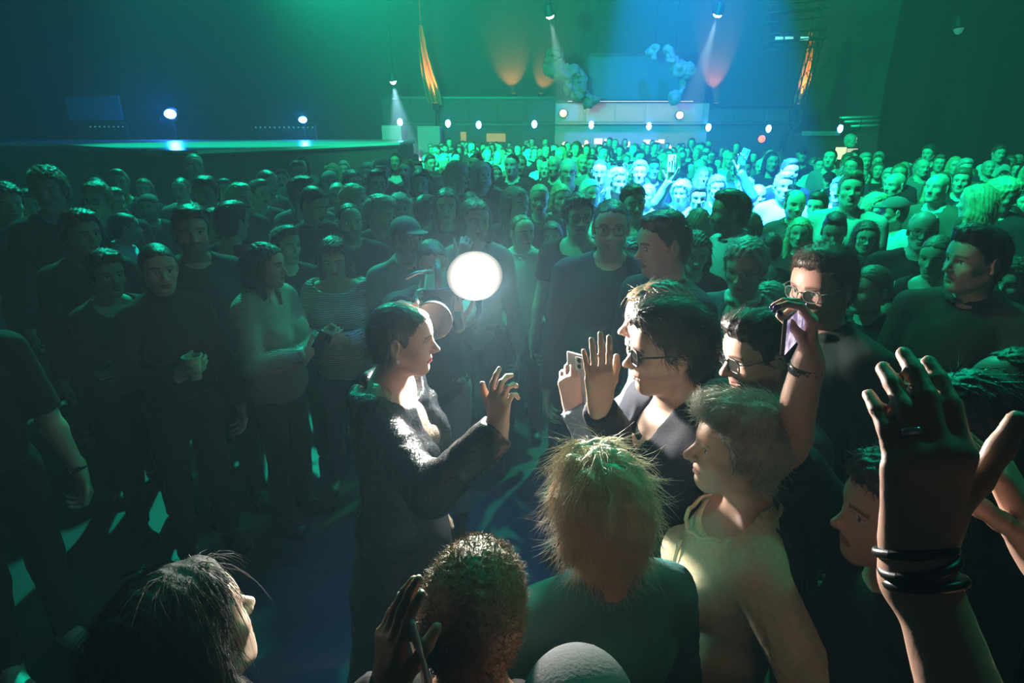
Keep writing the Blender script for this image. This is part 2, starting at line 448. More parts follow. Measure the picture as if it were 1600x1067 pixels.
def hand_prims(W, d, n, side, size=1.0, curl=(.25, .25, .28, .3), spread=.06, thumb=(.6, .3), bend=(1, 1, 1)):
    """W wrist, d wrist->fingers, n palm normal; side +1 right, -1 left. returns prims and tips dict"""
    d = Vector(d).normalized(); n = Vector(n); n = (n-d*n.dot(d)).normalized(); t = d.cross(n)*side
    W = Vector(W); L = []; tips = {}
    P = lambda a, b, c: W+(d*a+t*b+n*c)*size
    L.append((RC(P(-.03, 0, 0), P(.02, 0, 0), .026*size, .024*size), .02, 'u'))
    for i, f in enumerate('imrl'):
        lat, mc, ph, r = HAND_L[f]
        m = P(mc, lat, -.003); L.append((RC(P(.012, lat*.55, 0), m, .0145*size, .0115*size), .014, 'u'))
        dirv = (d+t*(spread*(1.5-i))).normalized(); cur = m; ang = 0
        ax_ = dirv.cross(n).normalized()
        for j, l in enumerate(ph):
            ang += curl[i]*R((75, 95, 60)[j])*bend[j]
            v = (dirv*math.cos(ang)+n*math.sin(ang))
            nx = cur+v*(l*size); L.append((RC(cur, nx, r*size*(1-.08*j), r*size*(1-.08*(j+1))), .004, 'u')); tips[f+str(j)] = (cur.copy(), v.copy()); cur = nx
        tips[f] = (cur, v)
    out, flex = thumb
    b = P(.026, .026, .006); L.append((RC(P(.008, .012, .004), b, .016*size, .0155*size), .014, 'u'))
    v = (d*(1-.55*out)+t*(.95*out)+n*(.45*flex)).normalized(); cur = b
    for j, l in enumerate((.044, .034, .027)):
        nx = cur+v*(l*size); L.append((RC(cur, nx, (.0125, .0108, .0102)[j]*size, (.0108, .0102, .0085)[j]*size), .007, 'u'))
        cur = nx; tips['t'+str(j)] = (cur.copy(), v.copy()); v = (v+d*.25*(1-flex)+n*.55*flex-t*.35*flex).normalized()
    tips['t'] = (cur, tips['t2'][1])
    return L, tips
def ik(S, W, l1, l2, hint):
    S, W = Vector(S), Vector(W); v = W-S; dd = v.length
    if dd > (l1+l2)*.998: W = S+v*((l1+l2)*.998/dd); v = W-S; dd = v.length
    a = (l1*l1-l2*l2+dd*dd)/(2*dd); h = math.sqrt(max(l1*l1-a*a, 0)); u = v/dd
    p = Vector(hint); p = p-u*p.dot(u); p.normalize()
    return S+u*a+p*h, W
def arm_preset(kind, s):
    if kind == 'down': return dict(w=(s*.265, .05, .84), hint=(s*.25, -1, 0), d=(-s*.05, .12, -1), n=(-s, .15, 0), curl=(.3, .33, .36, .4))
    if kind == 'fold': return dict(w=(-s*.06, .215, 1.13+(.03 if s > 0 else 0)), hint=(s, -.3, -.8), d=(-s, -.05, .12), n=(0, -1, -.3), curl=(.3,)*4)
    if kind == 'clasp': return dict(w=(s*.06, .25, .98), hint=(s, -.5, -.2), d=(-s*.8, .3, -.2), n=(0, -1, -.4), curl=(.4,)*4)
    if kind == 'hold': return dict(w=(s*.08, .27, 1.17), hint=(s*.7, -.3, -1), d=(-s*.7, .4, .35), n=(-s*.3, -.8, .1), curl=(.45,)*4)
    if kind == 'up': return dict(w=(s*.25, .18, 1.80), hint=(s, .2, -.6), d=(0, .1, 1), n=(0, 1, 0), curl=(.2,)*4)
    if kind == 'chin': return dict(w=(s*.06, .20, 1.42), hint=(s*.6, 0, -1), d=(-s*.2, -.1, 1), n=(0, -1, 0), curl=(.5,)*4)
    return kind
HC = (0, .018, 1.632)
def body_spec(build=1.0, fem=False, belly=0.0, arms=('down', 'down'), look=0.0, pitch=0.0, roll=0.0, lean=(0, 0), headp=None, legs='stand', armw=1.0, neck=1.0):
    """joints and primitives in a 1.75 m canonical figure facing +Y"""
    S = {}
    lx, ly = lean
    S['M'] = Matrix.Translation(Vector(HC)+Vector((lx, ly, 0))) @ Matrix.Rotation(look, 4, 'Z') @ Matrix.Rotation(pitch, 4, 'X') @ Matrix.Rotation(roll, 4, 'Y')
    hp = headp or {}
    S['head'] = tfl(head_prims(fem=fem, **hp), S['M'])
    nb = Vector((lx*.55, -.028+ly*.55, 1.455)); nt = S['M'] @ Vector((0, -.022, -.075))
    nr = (.056 if not fem else .048)*neck
    S['neck'] = [(RC(nb, nt, nr*1.08, nr), .03, 'u'), (RC(nt, S['M'] @ Vector((0, .03, -.085)), nr*.9, nr*.55), .02, 'u')]
    S['nb'] = nb; S['nt'] = nt; S['nr'] = nr
    b = build; T = []
    u = lambda p, k=.06: T.append((p, k, 'u'))
    sw = (.165 if fem else .185)*(.6+.4*b)
    S['sw'] = sw
    u(EL((0, -.005, .95), (.165*b, .118*b, .125)))
    u(EL((lx*.3, .004+ly*.2, 1.10), (.135*b if fem else .148*b, .10*b+belly*.3, .16)))
    if belly: u(EL((0, .05*b, 1.06), (.12*b, .09+belly, .13)))
    u(EL((lx*.4, -.005+ly*.35, 1.285), (.155*b, .108*b, .165)))
    u(RC((-sw*.72+lx*.5, -.018+ly*.5, 1.408), (sw*.72+lx*.5, -.018+ly*.5, 1.408), .057*(.7+.3*b)), .06)
    for q in (-1, 1):
        u(RC((q*.03+lx*.5, -.032+ly*.5, 1.475), (q*sw*.8+lx*.5, -.02+ly*.5, 1.425), .042, .04), .04)
        if fem: u(EL((q*.073*b+lx*.4, .082*b+ly*.35, 1.255), (.062*b, .055*b, .06)), .035)
    S['torso'] = T
    S['legs'] = []
    for q in (-1, 1):
        hipx = .088*b
        kx, ky = (q*.10, .015); axx = q*.115
        S['legs'] += [(RC((q*hipx, 0, .90), (kx, ky, .50), .088*b, .060*b), .04, 'u'), (RC((kx, ky, .50), (axx, -.02, .09), .058*b, .038), .02, 'u'),
                      (RC((axx, -.03, .042), (axx+q*.02, .13, .032), .038, .030), .03, 'u')]
    S['arms'] = []; S['hands'] = []
    for s, kind in zip((1, -1), arms):
        a = arm_preset(kind, s)
        if a is None: continue
        sh = Vector((s*sw+lx*.5, -.018+ly*.5, 1.405))
        if 'sh' in a: sh = sh+Vector(a['sh'])
        E, W = ik(sh, a['w'], .295, .262, a['hint'])
        r1 = .050*(.6+.4*b)*armw*(.88 if fem else 1); r2 = .040*(.6+.4*b)*armw*(.9 if fem else 1)
        rec = dict(s=s, S=sh, E=E, W=W, r1=r1, r2=r2)
        m = E.lerp(W, .28)
        rec['prims'] = [(RC(sh, E, r1, r2*.98), .04, 'u'), (RC(E, m, r2*.95, r2*1.04), .02, 'u'), (RC(m, W, r2*1.04, .0265*armw), .02, 'u')]
        d = a.get('d') or (W-E)
        hp_, tips = hand_prims(W+(W-E).normalized()*.012, d, a['n'], s, a.get('size', .97 if fem else 1.04), a.get('curl', (.3,)*4), a.get('spread', .06), a.get('thumb', (.55, .3)), a.get('bend', (1, 1, 1)))
        rec['hand'] = hp_; rec['tips'] = tips; rec['hd'] = Vector(d).normalized()
        S['arms'].append(rec)
    return S
def hbox(prims):
    bl = [p.box() for p, k, op in prims if op == 'u']
    return np.min([b[0] for b in bl], 0), np.max([b[1] for b in bl], 0)
def body_mesh(S, hstep=.004, base=.016, fstep=.004, tint={}, handfine=True, name='body'):
    P = list(S['torso'])+list(S['legs'])+list(S['neck'])
    for a in S['arms']: P += a['prims']
    P += S['head']
    fine = [(*hbox(S['head']), hstep)]
    for a in S['arms']:
        P += a['hand']
        if handfine: fine.append((*hbox(a['hand']), fstep))
    V, Q = polygonise(P, base, fine)
    Mi = np.array(S['M'].inverted(), F32)
    L = V @ Mi[:3, :3].T+Mi[:3, 3]
    T = head_tint(L, **tint); T[(L[:, 2] < -.17) | (np.abs(L[:, 0]) > .12) | (np.abs(L[:, 1]) > .14) | (L[:, 2] > .14)] = 0
    return mesh_np(name, V, Q, tint=T)
def top_prims(S, e=.015, sleeve='long', neckline='crew', hem=.84, loose=.0, fem=False, extra=()):
    P = []
    for a in S['arms']:
        if sleeve == 'none': continue
        sh, E, W = a['S'], a['E'], a['W']
        if sleeve in ('short', 'elbow'):
            f = .62 if sleeve == 'short' else .97
            c = sh.lerp(E, f); P.append((RC(sh, c, a['r1']+e+.004+loose*.5, a['r1']*.95+e+.004+loose*.6), .02, 'u')); P.append((HS(c, E-sh, a['r1']*1.5+.03), .008, 's'))
        else:
            f = {'long': 1.0, 'pushed': .45, 'threeq': .6}[sleeve]
            c = E.lerp(W, f); rr = a['r2']+(.0275-a['r2'])*f
            P.append((RC(sh, E, a['r1']+e+loose*.5, a['r2']+e+.004+loose*.7), .02, 'u')); P.append((RC(E, c+(c-E).normalized()*.01, a['r2']+e+.004+loose*.7, rr+e*.9+.003+loose*.5), .02, 'u'))
            P.append((HS(c+(c-E).normalized()*.012, W-E, .07+loose), .004, 's'))
    P += [(p.tf(np.eye(4, dtype=F32), 1, e+loose), k*.5, op) for p, k, op in S['torso']]
    nb, nt, nr = S['nb'], S['nt'], S['nr']
    if neckline in ('collar', 'hood'):
        up = (nt-nb).normalized(); c = nb+up*.045
        n = 14; rr = nr*1.28
        for i in range(n):
            a0, a1 = 2*math.pi*i/n, 2*math.pi*(i+1)/n
            if neckline == 'collar' and i in (3,): continue
            q = lambda t: (c+Vector((math.cos(t)*rr*1.06, math.sin(t)*rr*1.08+.004, -.028*math.sin(t)+.004)))
            P.append((RC(q(a0), q(a1), .013 if neckline == 'collar' else .026), .012, 'u'))
        P.append((RC(nb-up*.05, nt+up*.05, nr*1.12), .006, 's'))
    elif neckline == 'turtle':
        P.append((RC(nb, nb.lerp(nt, .75), nr*1.22, nr*1.16), .02, 'u'))
    elif neckline == 'boat':
        P.append((EL((nb.x, nb.y+.03, nb.z+.03), (.150, .12, .085)), .01, 's'))
    else:
        P.append((RC(nb-Vector((0, -.006, .01)), nt+Vector((0, 0, .1)), nr*1.30, nr*1.2), .01, 's'))
        if neckline == 'v': P.append((RC(nb+Vector((0, .05, .03)), nb+Vector((0, .14, -.13)), .05, .008), .008, 's'))
        if neckline == 'scoop': P.append((EL((nb.x, nb.y+.045, nb.z+.012), (.105, .105, .080)), .010, 's'))
        if neckline == 'open': P.append((RC(nb+Vector((0, .07, .05)), nb+Vector((0, .18, -.6)), .055, .07), .008, 's'))
    P += list(extra)
    P.append((HS((0, 0, hem), (0, 0, -1), .6), .006, 's'))
    return P
def top_mesh(S, step=.014, fold=.004, seed=1, name='top', fine=(), **kw):
    V, Q = polygonise(top_prims(S, **kw), step, fine)
    V = relax(V, Q, 2)
    if fold:
        N = vnormals(V, Q); V = V+N*(fold*(wob(V*np.array([1, 1, .6], F32), 26, seed)*.7+wob(V, 60, seed+5)*.3))[:, None]
    return mesh_np(name, V, Q)
def trouser_mesh(S, step=.018, e=.007, name='trousers', seed=2):
    P = [(p.tf(np.eye(4, dtype=F32), 1, e), k, op) for p, k, op in S['torso'][:2]]
    for i, (p, k, op) in enumerate(S['legs']):
        if i % 3 < 2: P.append((RC(p.a, p.b, p.ra+e, p.rb+e+.012*(i % 3)), k, op))
    P.append((HS((0, 0, 1.02), (0, 0, 1), .5), .005, 's'))
    for q in (2, 5): P.append((HS((S['legs'][q][0].a[0], 0, .075), (0, 0, -1), .12), .004, 's'))
    V, Q = polygonise(P, step)
    N = vnormals(V, Q); V = V+N*(.004*wob(V, 24, seed))[:, None]
    return mesh_np(name, V, Q)
def shoe_mesh(S, name='shoe'):
    out = []
    for q in (2, 5):
        p = S['legs'][q][0]; a, b = p.a.copy(), p.b.copy()
        P = [(RC(a, b, .046, .040), .02, 'u'), (RC((a[0], a[1], .06), (a[0], a[1]+.02, .10), .045, .047), .02, 'u'), (EL((b[0], b[1]-.005, .032), (.047, .05, .036)), .02, 'u'), (HS((a[0], .05, .001), (0, 0, -1), .3), .003, 's')]
        V, Q = polygonise(P, .009); out.append(mesh_np(name, V, Q))
    return out
# hair -------------------------------------------------------------------------------------------------
def hair_prims(kind):
    P = []; u = lambda p, k=.02: P.append((p, k, 'u')); s = lambda p, k=.008: P.append((p, k, 's'))
    line = [(-.2, -.080), (-.055, -.080), (-.035, -.045), (-.015, .018), (.006, .012), (.014, -.012), (.030, -.004), (.036, .032), (.060, .058), (.085, .078), (.13, .092)]
    t = {'short': .011, 'crop': .005, 'quiff': .009, 'curly': .026, 'bigcurly': .034, 'frizz': .015, 'long': .013, 'bob': .018, 'slick': .007, 'bun': .007, 'pony': .008, 'receding': .007, 'fringe': .007, 'grey': .022, 'messy': .02, 'fade': .004, 'parted': .016, 'thick': .017}[kind]
    u(EL((0, -.014, .030), (.075+t*.8, .097+t, .087+t)))
    u(EL((0, .050, .035), (.060+t*.8, .046+t, .055+t)), .02)
    u(EL((0, -.040, -.025), (.066+t*.5, .062+t, .075)), .03)
    if kind == 'thick': u(EL((0, .025, .105), (.070, .078, .040)), .03)
    if kind == 'quiff': u(EL((0, .045, .105), (.058, .055, .032)), .03)
    if kind in ('short', 'parted', 'messy'): u(EL((0, .03, .100), (.062, .065, .030)), .03)
    if kind == 'fade': u(EL((0, .005, .103), (.064, .086, .033)), .02)
    if kind == 'grey': u(EL((0, .045, .095), (.070, .062, .042)), .03)
    if kind in ('long', 'bob', 'parted'):
        z1 = {'long': -.30, 'bob': -.10, 'parted': -.19}[kind]
        line = [(-.2, -.5), (.012, -.5), (.020, -.5), (.034, -.02), (.045, .035), (.065, .062), (.085, .078), (.13, .092)]
        for q in (-1, 1):
            u(RC((q*.068, -.01, .03), (q*.083, -.012, -.08), .026, .026), .03)
            u(RC((q*.083, -.012, -.08), (q*.078, .012 if kind == 'long' else -.01, z1), .026, .020), .02)
        u(RC((0, -.075, .0), (0, -.088, z1), .050, .040), .06)
        u(RC((-.04, -.065, -.05), (-.05, -.07, z1), .04, .03), .05); u(RC((.04, -.065, -.05), (.05, -.07, z1), .04, .03), .05)
    if kind == 'bun': u(EL((0, -.118, .01), (.036, .034, .036)), .012)
    if kind == 'pony':
        u(EL((0, -.108, .035), (.022, .022, .022)), .01); u(RC((0, -.115, .035), (0, -.150, -.05), .020, .027), .01); u(RC((0, -.150, -.05), (0, -.135, -.19), .027, .012), .02)
    if kind == 'receding': line = line[:7]+[(.030, .05), (.05, .10), (.13, .14)]
    if kind == 'fringe': line = line[:7]+[(.02, .02), (.022, .2), (.13, .2)]
    if kind == 'messy': line = [(-.2, -.13)]+[(-.06, -.13), (-.035, -.09), (-.015, -.03), (.006, -.02), (.014, -.03)]+line[6:]
    if kind == 'fringe': s(EL((0, .01, .12), (.062, .085, .07)), .008)
    return P, np.array(line, F32)
HAIR_CACHE = {}
def hair_mesh(kind, step=.007, amp=None, seed=3):
    key = (kind, step, seed)
    if key in HAIR_CACHE: return HAIR_CACHE[key]
    P, line = hair_prims(kind)
    def post(Fd, X, Y, Z):
        zl = np.interp(Y, line[:, 0], line[:, 1]).astype(F32)
        cut = (zl+F32(.0045)*np.sin(X*190+Y*70+1)+F32(.0035)*np.sin(X*87-Y*150)-Z)*F32(.75)
        # keep the face open below the brow for long styles
        face = np.maximum(np.abs(X)-F32(.055), F32(.012)-Y) if kind in ('long', 'bob', 'parted') else None
        r = np.maximum(Fd, cut)
        if face is not None: r = np.maximum(r, np.where(Z < .05, -face, F32(-1)))
        return r
    V, Q = polygonise(P, step, post=post)
    N = vnormals(V, Q)
    if amp is None: amp = {'curly': .009, 'bigcurly': .012, 'frizz': .004, 'grey': .006, 'messy': .006, 'long': .004, 'bob': .004, 'parted': .005, 'slick': .001, 'bun': .001, 'pony': .0015, 'fade': .002, 'crop': .001}.get(kind, .003)
    f = {'curly': 95, 'bigcurly': 80, 'frizz': 190}.get(kind, 70)
    an = np.array([1, 1, 1], F32) if 'curl' in kind or kind == 'frizz' else np.array([1.5, 1, .35], F32)
    V = relax(V, Q, 1); V = V+N*(amp*wob(V*an, f, seed))[:, None]
    me = mesh_np('hair', V, Q)
    HAIR_CACHE[key] = (me, V, Q, N)
    return HAIR_CACHE[key]
def crowd_hair(kind, step):
    """hair volume with a few loose locks, one mesh per style"""
    key = ('ch', kind, step)
    if key not in HAIR_CACHE:
        me, V, Q, N = hair_mesh(kind, step)
        one = lambda p: np.ones(len(p))
        comb = {'quiff': lambda p, n: np.stack([p[:, 0]*3, -one(p), .25*one(p)], 1), 'curly': lambda p, n: np.random.default_rng(2).normal(size=p.shape), 'slick': lambda p, n: np.stack([0*one(p), -one(p), -.2*one(p)], 1)}.get(kind, lambda p, n: np.stack([p[:, 0]*6, -.5*one(p), -.9*one(p)], 1))
        ln, li, n = {'crop': (.010, .5, 900), 'fade': (.012, .6, 900), 'slick': (.02, .05, 300), 'pony': (.02, .05, 300), 'bun': (.02, .05, 300), 'curly': (.025, .8, 900), 'long': (.09, .06, 900), 'bob': (.05, .08, 800), 'parted': (.06, .08, 800), 'fringe': (.012, .4, 500), 'receding': (.014, .4, 600)}.get(kind, (.03, .22, 900))
        vs, fs = strands(V, Q, N, n, ln, comb, rad=.0013, lift=li, jitter=.2, seg=3, seed=4)
        HAIR_CACHE[key] = mesh_np('hair', np.concatenate([V, vs]), np.concatenate([Q, fs+len(V)]))
    return HAIR_CACHE[key]
def strands(V, Q, N, n, length, comb, rad=.0006, seed=1, jitter=.35, lift=.25, seg=4, keep=None, grav=.0, curl_=.25):
    """thin three-sided locks growing out of a hair volume; comb(p,n)->(m,3) direction"""
    r = np.random.default_rng(seed)
    area = np.linalg.norm(np.cross(V[Q[:, 2]]-V[Q[:, 0]], V[Q[:, 3]]-V[Q[:, 1]]), axis=1)
    if keep is not None: area = area*keep(V[Q].mean(1))
    f = r.choice(len(Q), n, p=area/area.sum())
    w = r.dirichlet((1, 1, 1, 1), n)
    p = (V[Q[f]]*w[:, :, None]).sum(1); nn = N[Q[f]].mean(1)
    d = comb(p, nn); d = d-nn*(d*nn).sum(1, keepdims=True); d /= np.linalg.norm(d, axis=1, keepdims=True)+1e-9
    jit = r.normal(size=(n, 3))*jitter
    d = d+nn*(lift*r.uniform(.3, 1.6, (n, 1)))+jit; d /= np.linalg.norm(d, axis=1, keepdims=True)
    ln = length*r.uniform(.5, 1.3, (n, 1)); pts = [p-nn*.003]
    cur = p; dv = d; curl = r.normal(size=(n, 3))*curl_
    for k in range(seg):
        cur = cur+dv*ln/seg; pts.append(cur); dv = dv+curl*.5-nn*.12+np.array([0, 0, -grav]); dv /= np.linalg.norm(dv, axis=1, keepdims=True)
    pts = np.stack(pts, 1)  # n,seg+1,3
    s1 = np.cross(d, nn); s1 /= np.linalg.norm(s1, axis=1, keepdims=True)+1e-9; s2 = np.cross(d, s1)
    vs = []
    for k in range(seg+1):
        rr = rad*(1-.85*k/seg)
        for a in (0, 2.094, 4.189): vs.append(pts[:, k]+(s1*math.cos(a)+s2*math.sin(a))*rr)
    vs = np.stack(vs, 1).reshape(-1, 3)
    m = 3*(seg+1); fs = []
    for k in range(seg):
        for a in range(3):
            b = (a+1) % 3; fs.append((k*3+a, k*3+b, (k+1)*3+b, (k+1)*3+a))
    fs = (np.arange(n)[:, None, None]*m+np.array(fs)[None]).reshape(-1, 4)
    return vs.astype(F32), fs
def hair_with_strands(kind, n, length, comb, step=.006, seed=3, amp=None, **kw):
    me, V, Q, N = hair_mesh(kind, step, amp, seed=seed)
    vs, fs = strands(V, Q, N, n, length, comb, seed=seed, **kw)
    return mesh_np('hair', np.concatenate([V, vs]), np.concatenate([Q, fs+len(V)]))
# ---------------------------------------------------------------- building and placing people
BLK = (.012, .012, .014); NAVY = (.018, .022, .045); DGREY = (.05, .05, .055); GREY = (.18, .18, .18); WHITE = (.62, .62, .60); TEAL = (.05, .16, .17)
DARKH = (.018, .012, .009); BROWN = (.06, .035, .02); LBROWN = (.16, .10, .055); BLOND = (.50, .38, .22); GREYH = (.36, .35, .33); WHITEH = (.62, .61, .58)
PERF = Vector((-.35, 1.8, 1.5))
_CACHE = {}
def cached(key, fn):
    if key not in _CACHE: _CACHE[key] = fn()
    return _CACHE[key]
def copy_mat(me, mat):
    """object sharing mesh data but wearing its own material"""
    if not len(me.materials): me.materials.append(mat)
    return me
def wear(name, me, parent, mat, M=None):
    o = bpy.data.objects.new(name, me); COL.objects.link(o); o.parent = parent
    if not len(me.materials): me.materials.append(mat)
    o.material_slots[0].link = 'OBJECT'; o.material_slots[0].material = mat
    if M is not None: o.matrix_local = M
    return o
def towards(p, q=PERF): return math.degrees(math.atan2(q.x-p.x, -(q.y-p.y)))
def glasses(parent, M, dark=False, frame=(.01, .01, .01), round_=False, w=1.0):
    def mk():
        mb = MB()
        for q in (-1, 1):
            pts = []
            for i in range(17):
                a = 2*math.pi*i/16; e = .8 if round_ else .55
                x = math.copysign(abs(math.cos(a))**e, math.cos(a))*.024; z = math.copysign(abs(math.sin(a))**e, math.sin(a))*(.019 if not dark else .020)
                pts.append((q*.033+x, .102-.16*(abs(q*.033+x)-.01)*.9+.003*0, z-.003))
            mb.tube(pts, .0019 if not dark else .0026, 6, caps=False)
            mb.tube([(q*.055, .094, .006), (q*.074, .082, .010), (q*.081, .03, .010), (q*.081, -.012, .008), (q*.079, -.026, -.010)], .0018 if not dark else .0026, 6)
        mb.tube([(-.011, .103, .004), (0, .107, .006), (.011, .103, .004)], .0018, 6)
        me = bpy.data.meshes.new('glasses'); me.from_pydata(mb.v, [], mb.f); me.polygons.foreach_set('use_smooth', mb.sm); return me
    me = cached(('gl', dark, round_), mk)
    g = wear('glasses' if not dark else 'sunglasses', me, parent, plain('frame', frame, .3), M)
    def mkl(q):
        mb = MB(); Mx = Matrix.Translation((q*.033, .0985, -.003)) @ Matrix.Rotation(q*R(-8), 4, 'Z') @ Matrix.Rotation(R(90), 4, 'X')
        mb.lathe([(.0215, -.0006), (.0215, .0006)], 18, Mx)
        me = bpy.data.meshes.new('lens'); me.from_pydata(mb.v, [], mb.f); return me
    if 'lensclear' not in MATS:
        m, nt, b = nmat('lensclear'); b.inputs['Alpha'].default_value = .06; b.inputs['Roughness'].default_value = .05; b.inputs['Base Color'].default_value = (.15, .18, .18, 1)
        m, nt, b = nmat('lensdark'); b.inputs['Roughness'].default_value = .06; b.inputs['Base Color'].default_value = (.008, .008, .01, 1)
    for q in (-1, 1): wear('lens', cached(('ln', dark, q), lambda: mkl(q)), g, MATS['lensdark' if dark else 'lensclear'])
    return g
def cap_prims(visor=True):
    P = [(EL((0, -.012, .045), (.088, .108, .083)), .02, 'u'), (HS((0, 0, .042), (0, -.12, -1), .3), .004, 's')]
    if visor: P += [(EL((0, .105, .043), (.068, .068, .010)), .012, 'u'), (RC((0, -.012, .126), (0, -.012, .131), .006), .003, 'u')]
    return P
def cap_mesh(visor=True):
    def mk():
        V, Q = polygonise(cap_prims(visor), .007); return mesh_np('cap', relax(V, Q, 1), Q)
    return cached(('cap', visor), mk)
def torus_band(c, rx, ry, z, r, n=28, tilt=0.0):
    mb = MB(); mb.tube([(c[0]+rx*math.cos(2*math.pi*i/n), c[1]+ry*math.sin(2*math.pi*i/n), z+tilt*math.sin(2*math.pi*i/n)) for i in range(n+1)], r, 6, caps=False)
    return mb
QUAL = {'hero': (.0033, .013, .0034, .010), 'near': (.0042, .016, .0045, .012), 'mid': (.0058, .022, .0075, .017)}
SPOTS = []
class Rec: pass
def person(label, u, v, s=None, d=None, a=None, look=None, pitch=0, roll=0, hair='short', hc=BROWN, top=None, topc=BLK, topname='shirt', topmat=None, bot=(.02, .02, .025),
           tone='light', fem=False, build=1.0, belly=0.0, arms=('down', 'down'), headp=None, tint=None, q='mid', zr=(1.50, 1.93), lean=(0, 0), armw=1.0, neck=1.0,
           hmesh=None, hrough=.45, gl=None, cap=None, group=None, legs=True, seed=None, shoes=BLK, crown_pad=.012, fold=.004, hands=True, avoid=False):
    if d is None: d = 225.6/s
    P = at(u, v, d); z = P.z
    if z > zr[1] or z < zr[0]:
        zt = min(max(z, zr[0]), zr[1]); d = d*(CAM_H-zt)/(CAM_H-z); P = at(u, v, d)
    if q == 'mid' or avoid:
        for _ in range(12):
            if not any((P.x-x_)**2+(P.y-y_)**2 < .40**2 for x_, y_ in SPOTS): break
            d2 = d*1.022; P2 = at(u, v, d2)
            if P2.z < zr[0]: break
            d, P = d2, P2
    SPOTS.append((P.x, P.y))
    sc = (P.z-crown_pad)/1.75
    if a is None: a = towards(P)
    if look is None: look = a
    th = R(a+180)
    root_loc = Vector((P.x, P.y, 0))
    Rz = Matrix.Rotation(th, 3, 'Z')
    # the crown, not the feet, stands under the measured point
    off = Rz @ (Vector(HC)+Vector((lean[0], lean[1], 0))); root_loc -= Vector((off.x, off.y, 0))*sc
    toL = lambda p: (Rz.inverted() @ (Vector(p)-root_loc))/sc
    toLd = lambda w: Rz.inverted() @ Vector(w)
    if callable(arms): arms = arms(toL, toLd)
    hs, bs, fs, ts = QUAL[q]
    S = body_spec(build, fem, belly, arms, R(look-a), R(pitch), R(roll), lean, headp, armw=armw, neck=neck)
    me = body_mesh(S, hs, bs, fs, tint or dict(browc=tuple(c*.8 for c in hc)), handfine=hands, name='person')
    o = link('person', me, None, [skin(tone)])
    o.location = root_loc; o.rotation_euler = (0, 0, th); o.scale = (sc, sc, sc)
    tag(o, label, 'person', group)
    r = Rec(); r.o = o; r.S = S; r.P = P; r.sc = sc; r.toL = toL; r.toLd = toLd; r.M = S['M']; r.Rz = Rz; r.loc = root_loc; r.a = a; r.d = d
    r.toW = lambda p: root_loc+Rz @ (Vector(p)*sc)
    if seed is None: seed = abs(int(u*7+v))
    r.seed = seed
    hm = hmesh
    if hm is None and hair: hm = crowd_hair(hair, .006 if q != 'mid' else .0085)
    if hm is not None: r.hair = wear('hair', hm, o, hairmat(hc, hrough), S['M'])
    if top is not False:
        kw = dict(top or {}); nm = kw.pop('name', topname); st = kw.pop('step', ts)
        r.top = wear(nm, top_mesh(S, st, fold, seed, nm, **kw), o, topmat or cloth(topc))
    if legs:
        wear('trousers', cached(('tr', build, belly), lambda: trouser_mesh(S)), o, cloth(bot))
        for m_ in cached('shoes', lambda: shoe_mesh(S)): wear('shoe', m_, o, plain('shoe', shoes, .5))
    if gl == 'clear': glasses(o, S['M'])
    elif gl == 'thin': glasses(o, S['M'], frame=(.16, .15, .14), round_=True)
    elif gl == 'dark': glasses(o, S['M'], dark=True)
    if cap: wear('cap', cap_mesh(cap[1]), o, cloth(cap[0]), S['M'])
    return r
def xp(r, p): return r.M @ Vector(p)
def blob(name, prims, step, mat, parent=None, fold=0, seed=1, M=None, post=None, fr=40):
    V, Q = polygonise(prims, step, post=post)
    if fold:
        N = vnormals(V, Q); V = V+N*(fold*wob(V, fr, seed))[:, None]
    o = link(name, mesh_np(name, V, Q), parent, [mat])
    if M is not None: o.matrix_local = M
    return o
def phone(label, p, up, nrm, w=.074, h=.152, screen=None, group=None, body=(.02, .02, .022), cams=True):
    """p centre, up long axis, nrm screen normal"""
    up = Vector(up).normalized(); n = Vector(nrm); n = (n-up*n.dot(up)).normalized(); x = up.cross(n)
    M = Matrix((x, up, n)).transposed().to_4x4(); M.translation = Vector(p)
    e = empty('smartphone'); e.matrix_world = M
    tag(e, label, 'phone', group)
    MB().box(-w/2, w/2, -h/2, h/2, -.004, .0038).build('phone_body', plain('phonebody', body, .3), e, bevel=.003)
    MB().box(-w/2+.003, w/2-.003, -h/2+.004, h/2-.004, .0037, .0046).build('screen', screen or plain('screen_off', (.01, .01, .012), .08), e)
    if cams:
        MB().box(-w/2+.006, -w/2+.036, h/2-.044, h/2-.008, -.0062, -.004).build('camera_bump', plain('bump', tuple(min(1, c*1.3) for c in body), .25), e, bevel=.002)
        for k in range(2): MB().lathe([(.0065, 0), (.0065, .0022)], 14, Matrix.Translation((-w/2+.021, h/2-.018-.018*k, -.0084))).build('camera_lens', plain('lensblk', (.005, .005, .008), .05), e)
    return e
def nails(r, arm, which, col, size=.0062):
    mat = plain('nail', col, .15)
    for f in which:
        tip, v = r.S['arms'][arm]['tips'][f]
        rad = .0095 if f == 't' else .0078
        nx = r.S['arms'][arm].get('nn')
        n = r.nailn
        n = (n-v*n.dot(v)).normalized()
        M = Matrix((v.cross(n), v, n)).transposed().to_4x4(); M.translation = tip+n*(rad*.72)+v*.002
        MB().lathe([(.0004, -.0028), (.0045, -.0020), (.0064, 0), (.0055, .0014), (.0018, .0020)], 12, Matrix.Diagonal((1, 1.35, 1, 1))).build('fingernail', mat, r.o).matrix_local = M
def proj(p):
    c, s = math.cos(PITCH), math.sin(PITCH); x, y, z = p[0], p[1], p[2]-CAM_H
    dp = y*c-z*s; up = y*s+z*c
    return 800+FPX*x/dp, 533.5-FPX*up/dp, dp
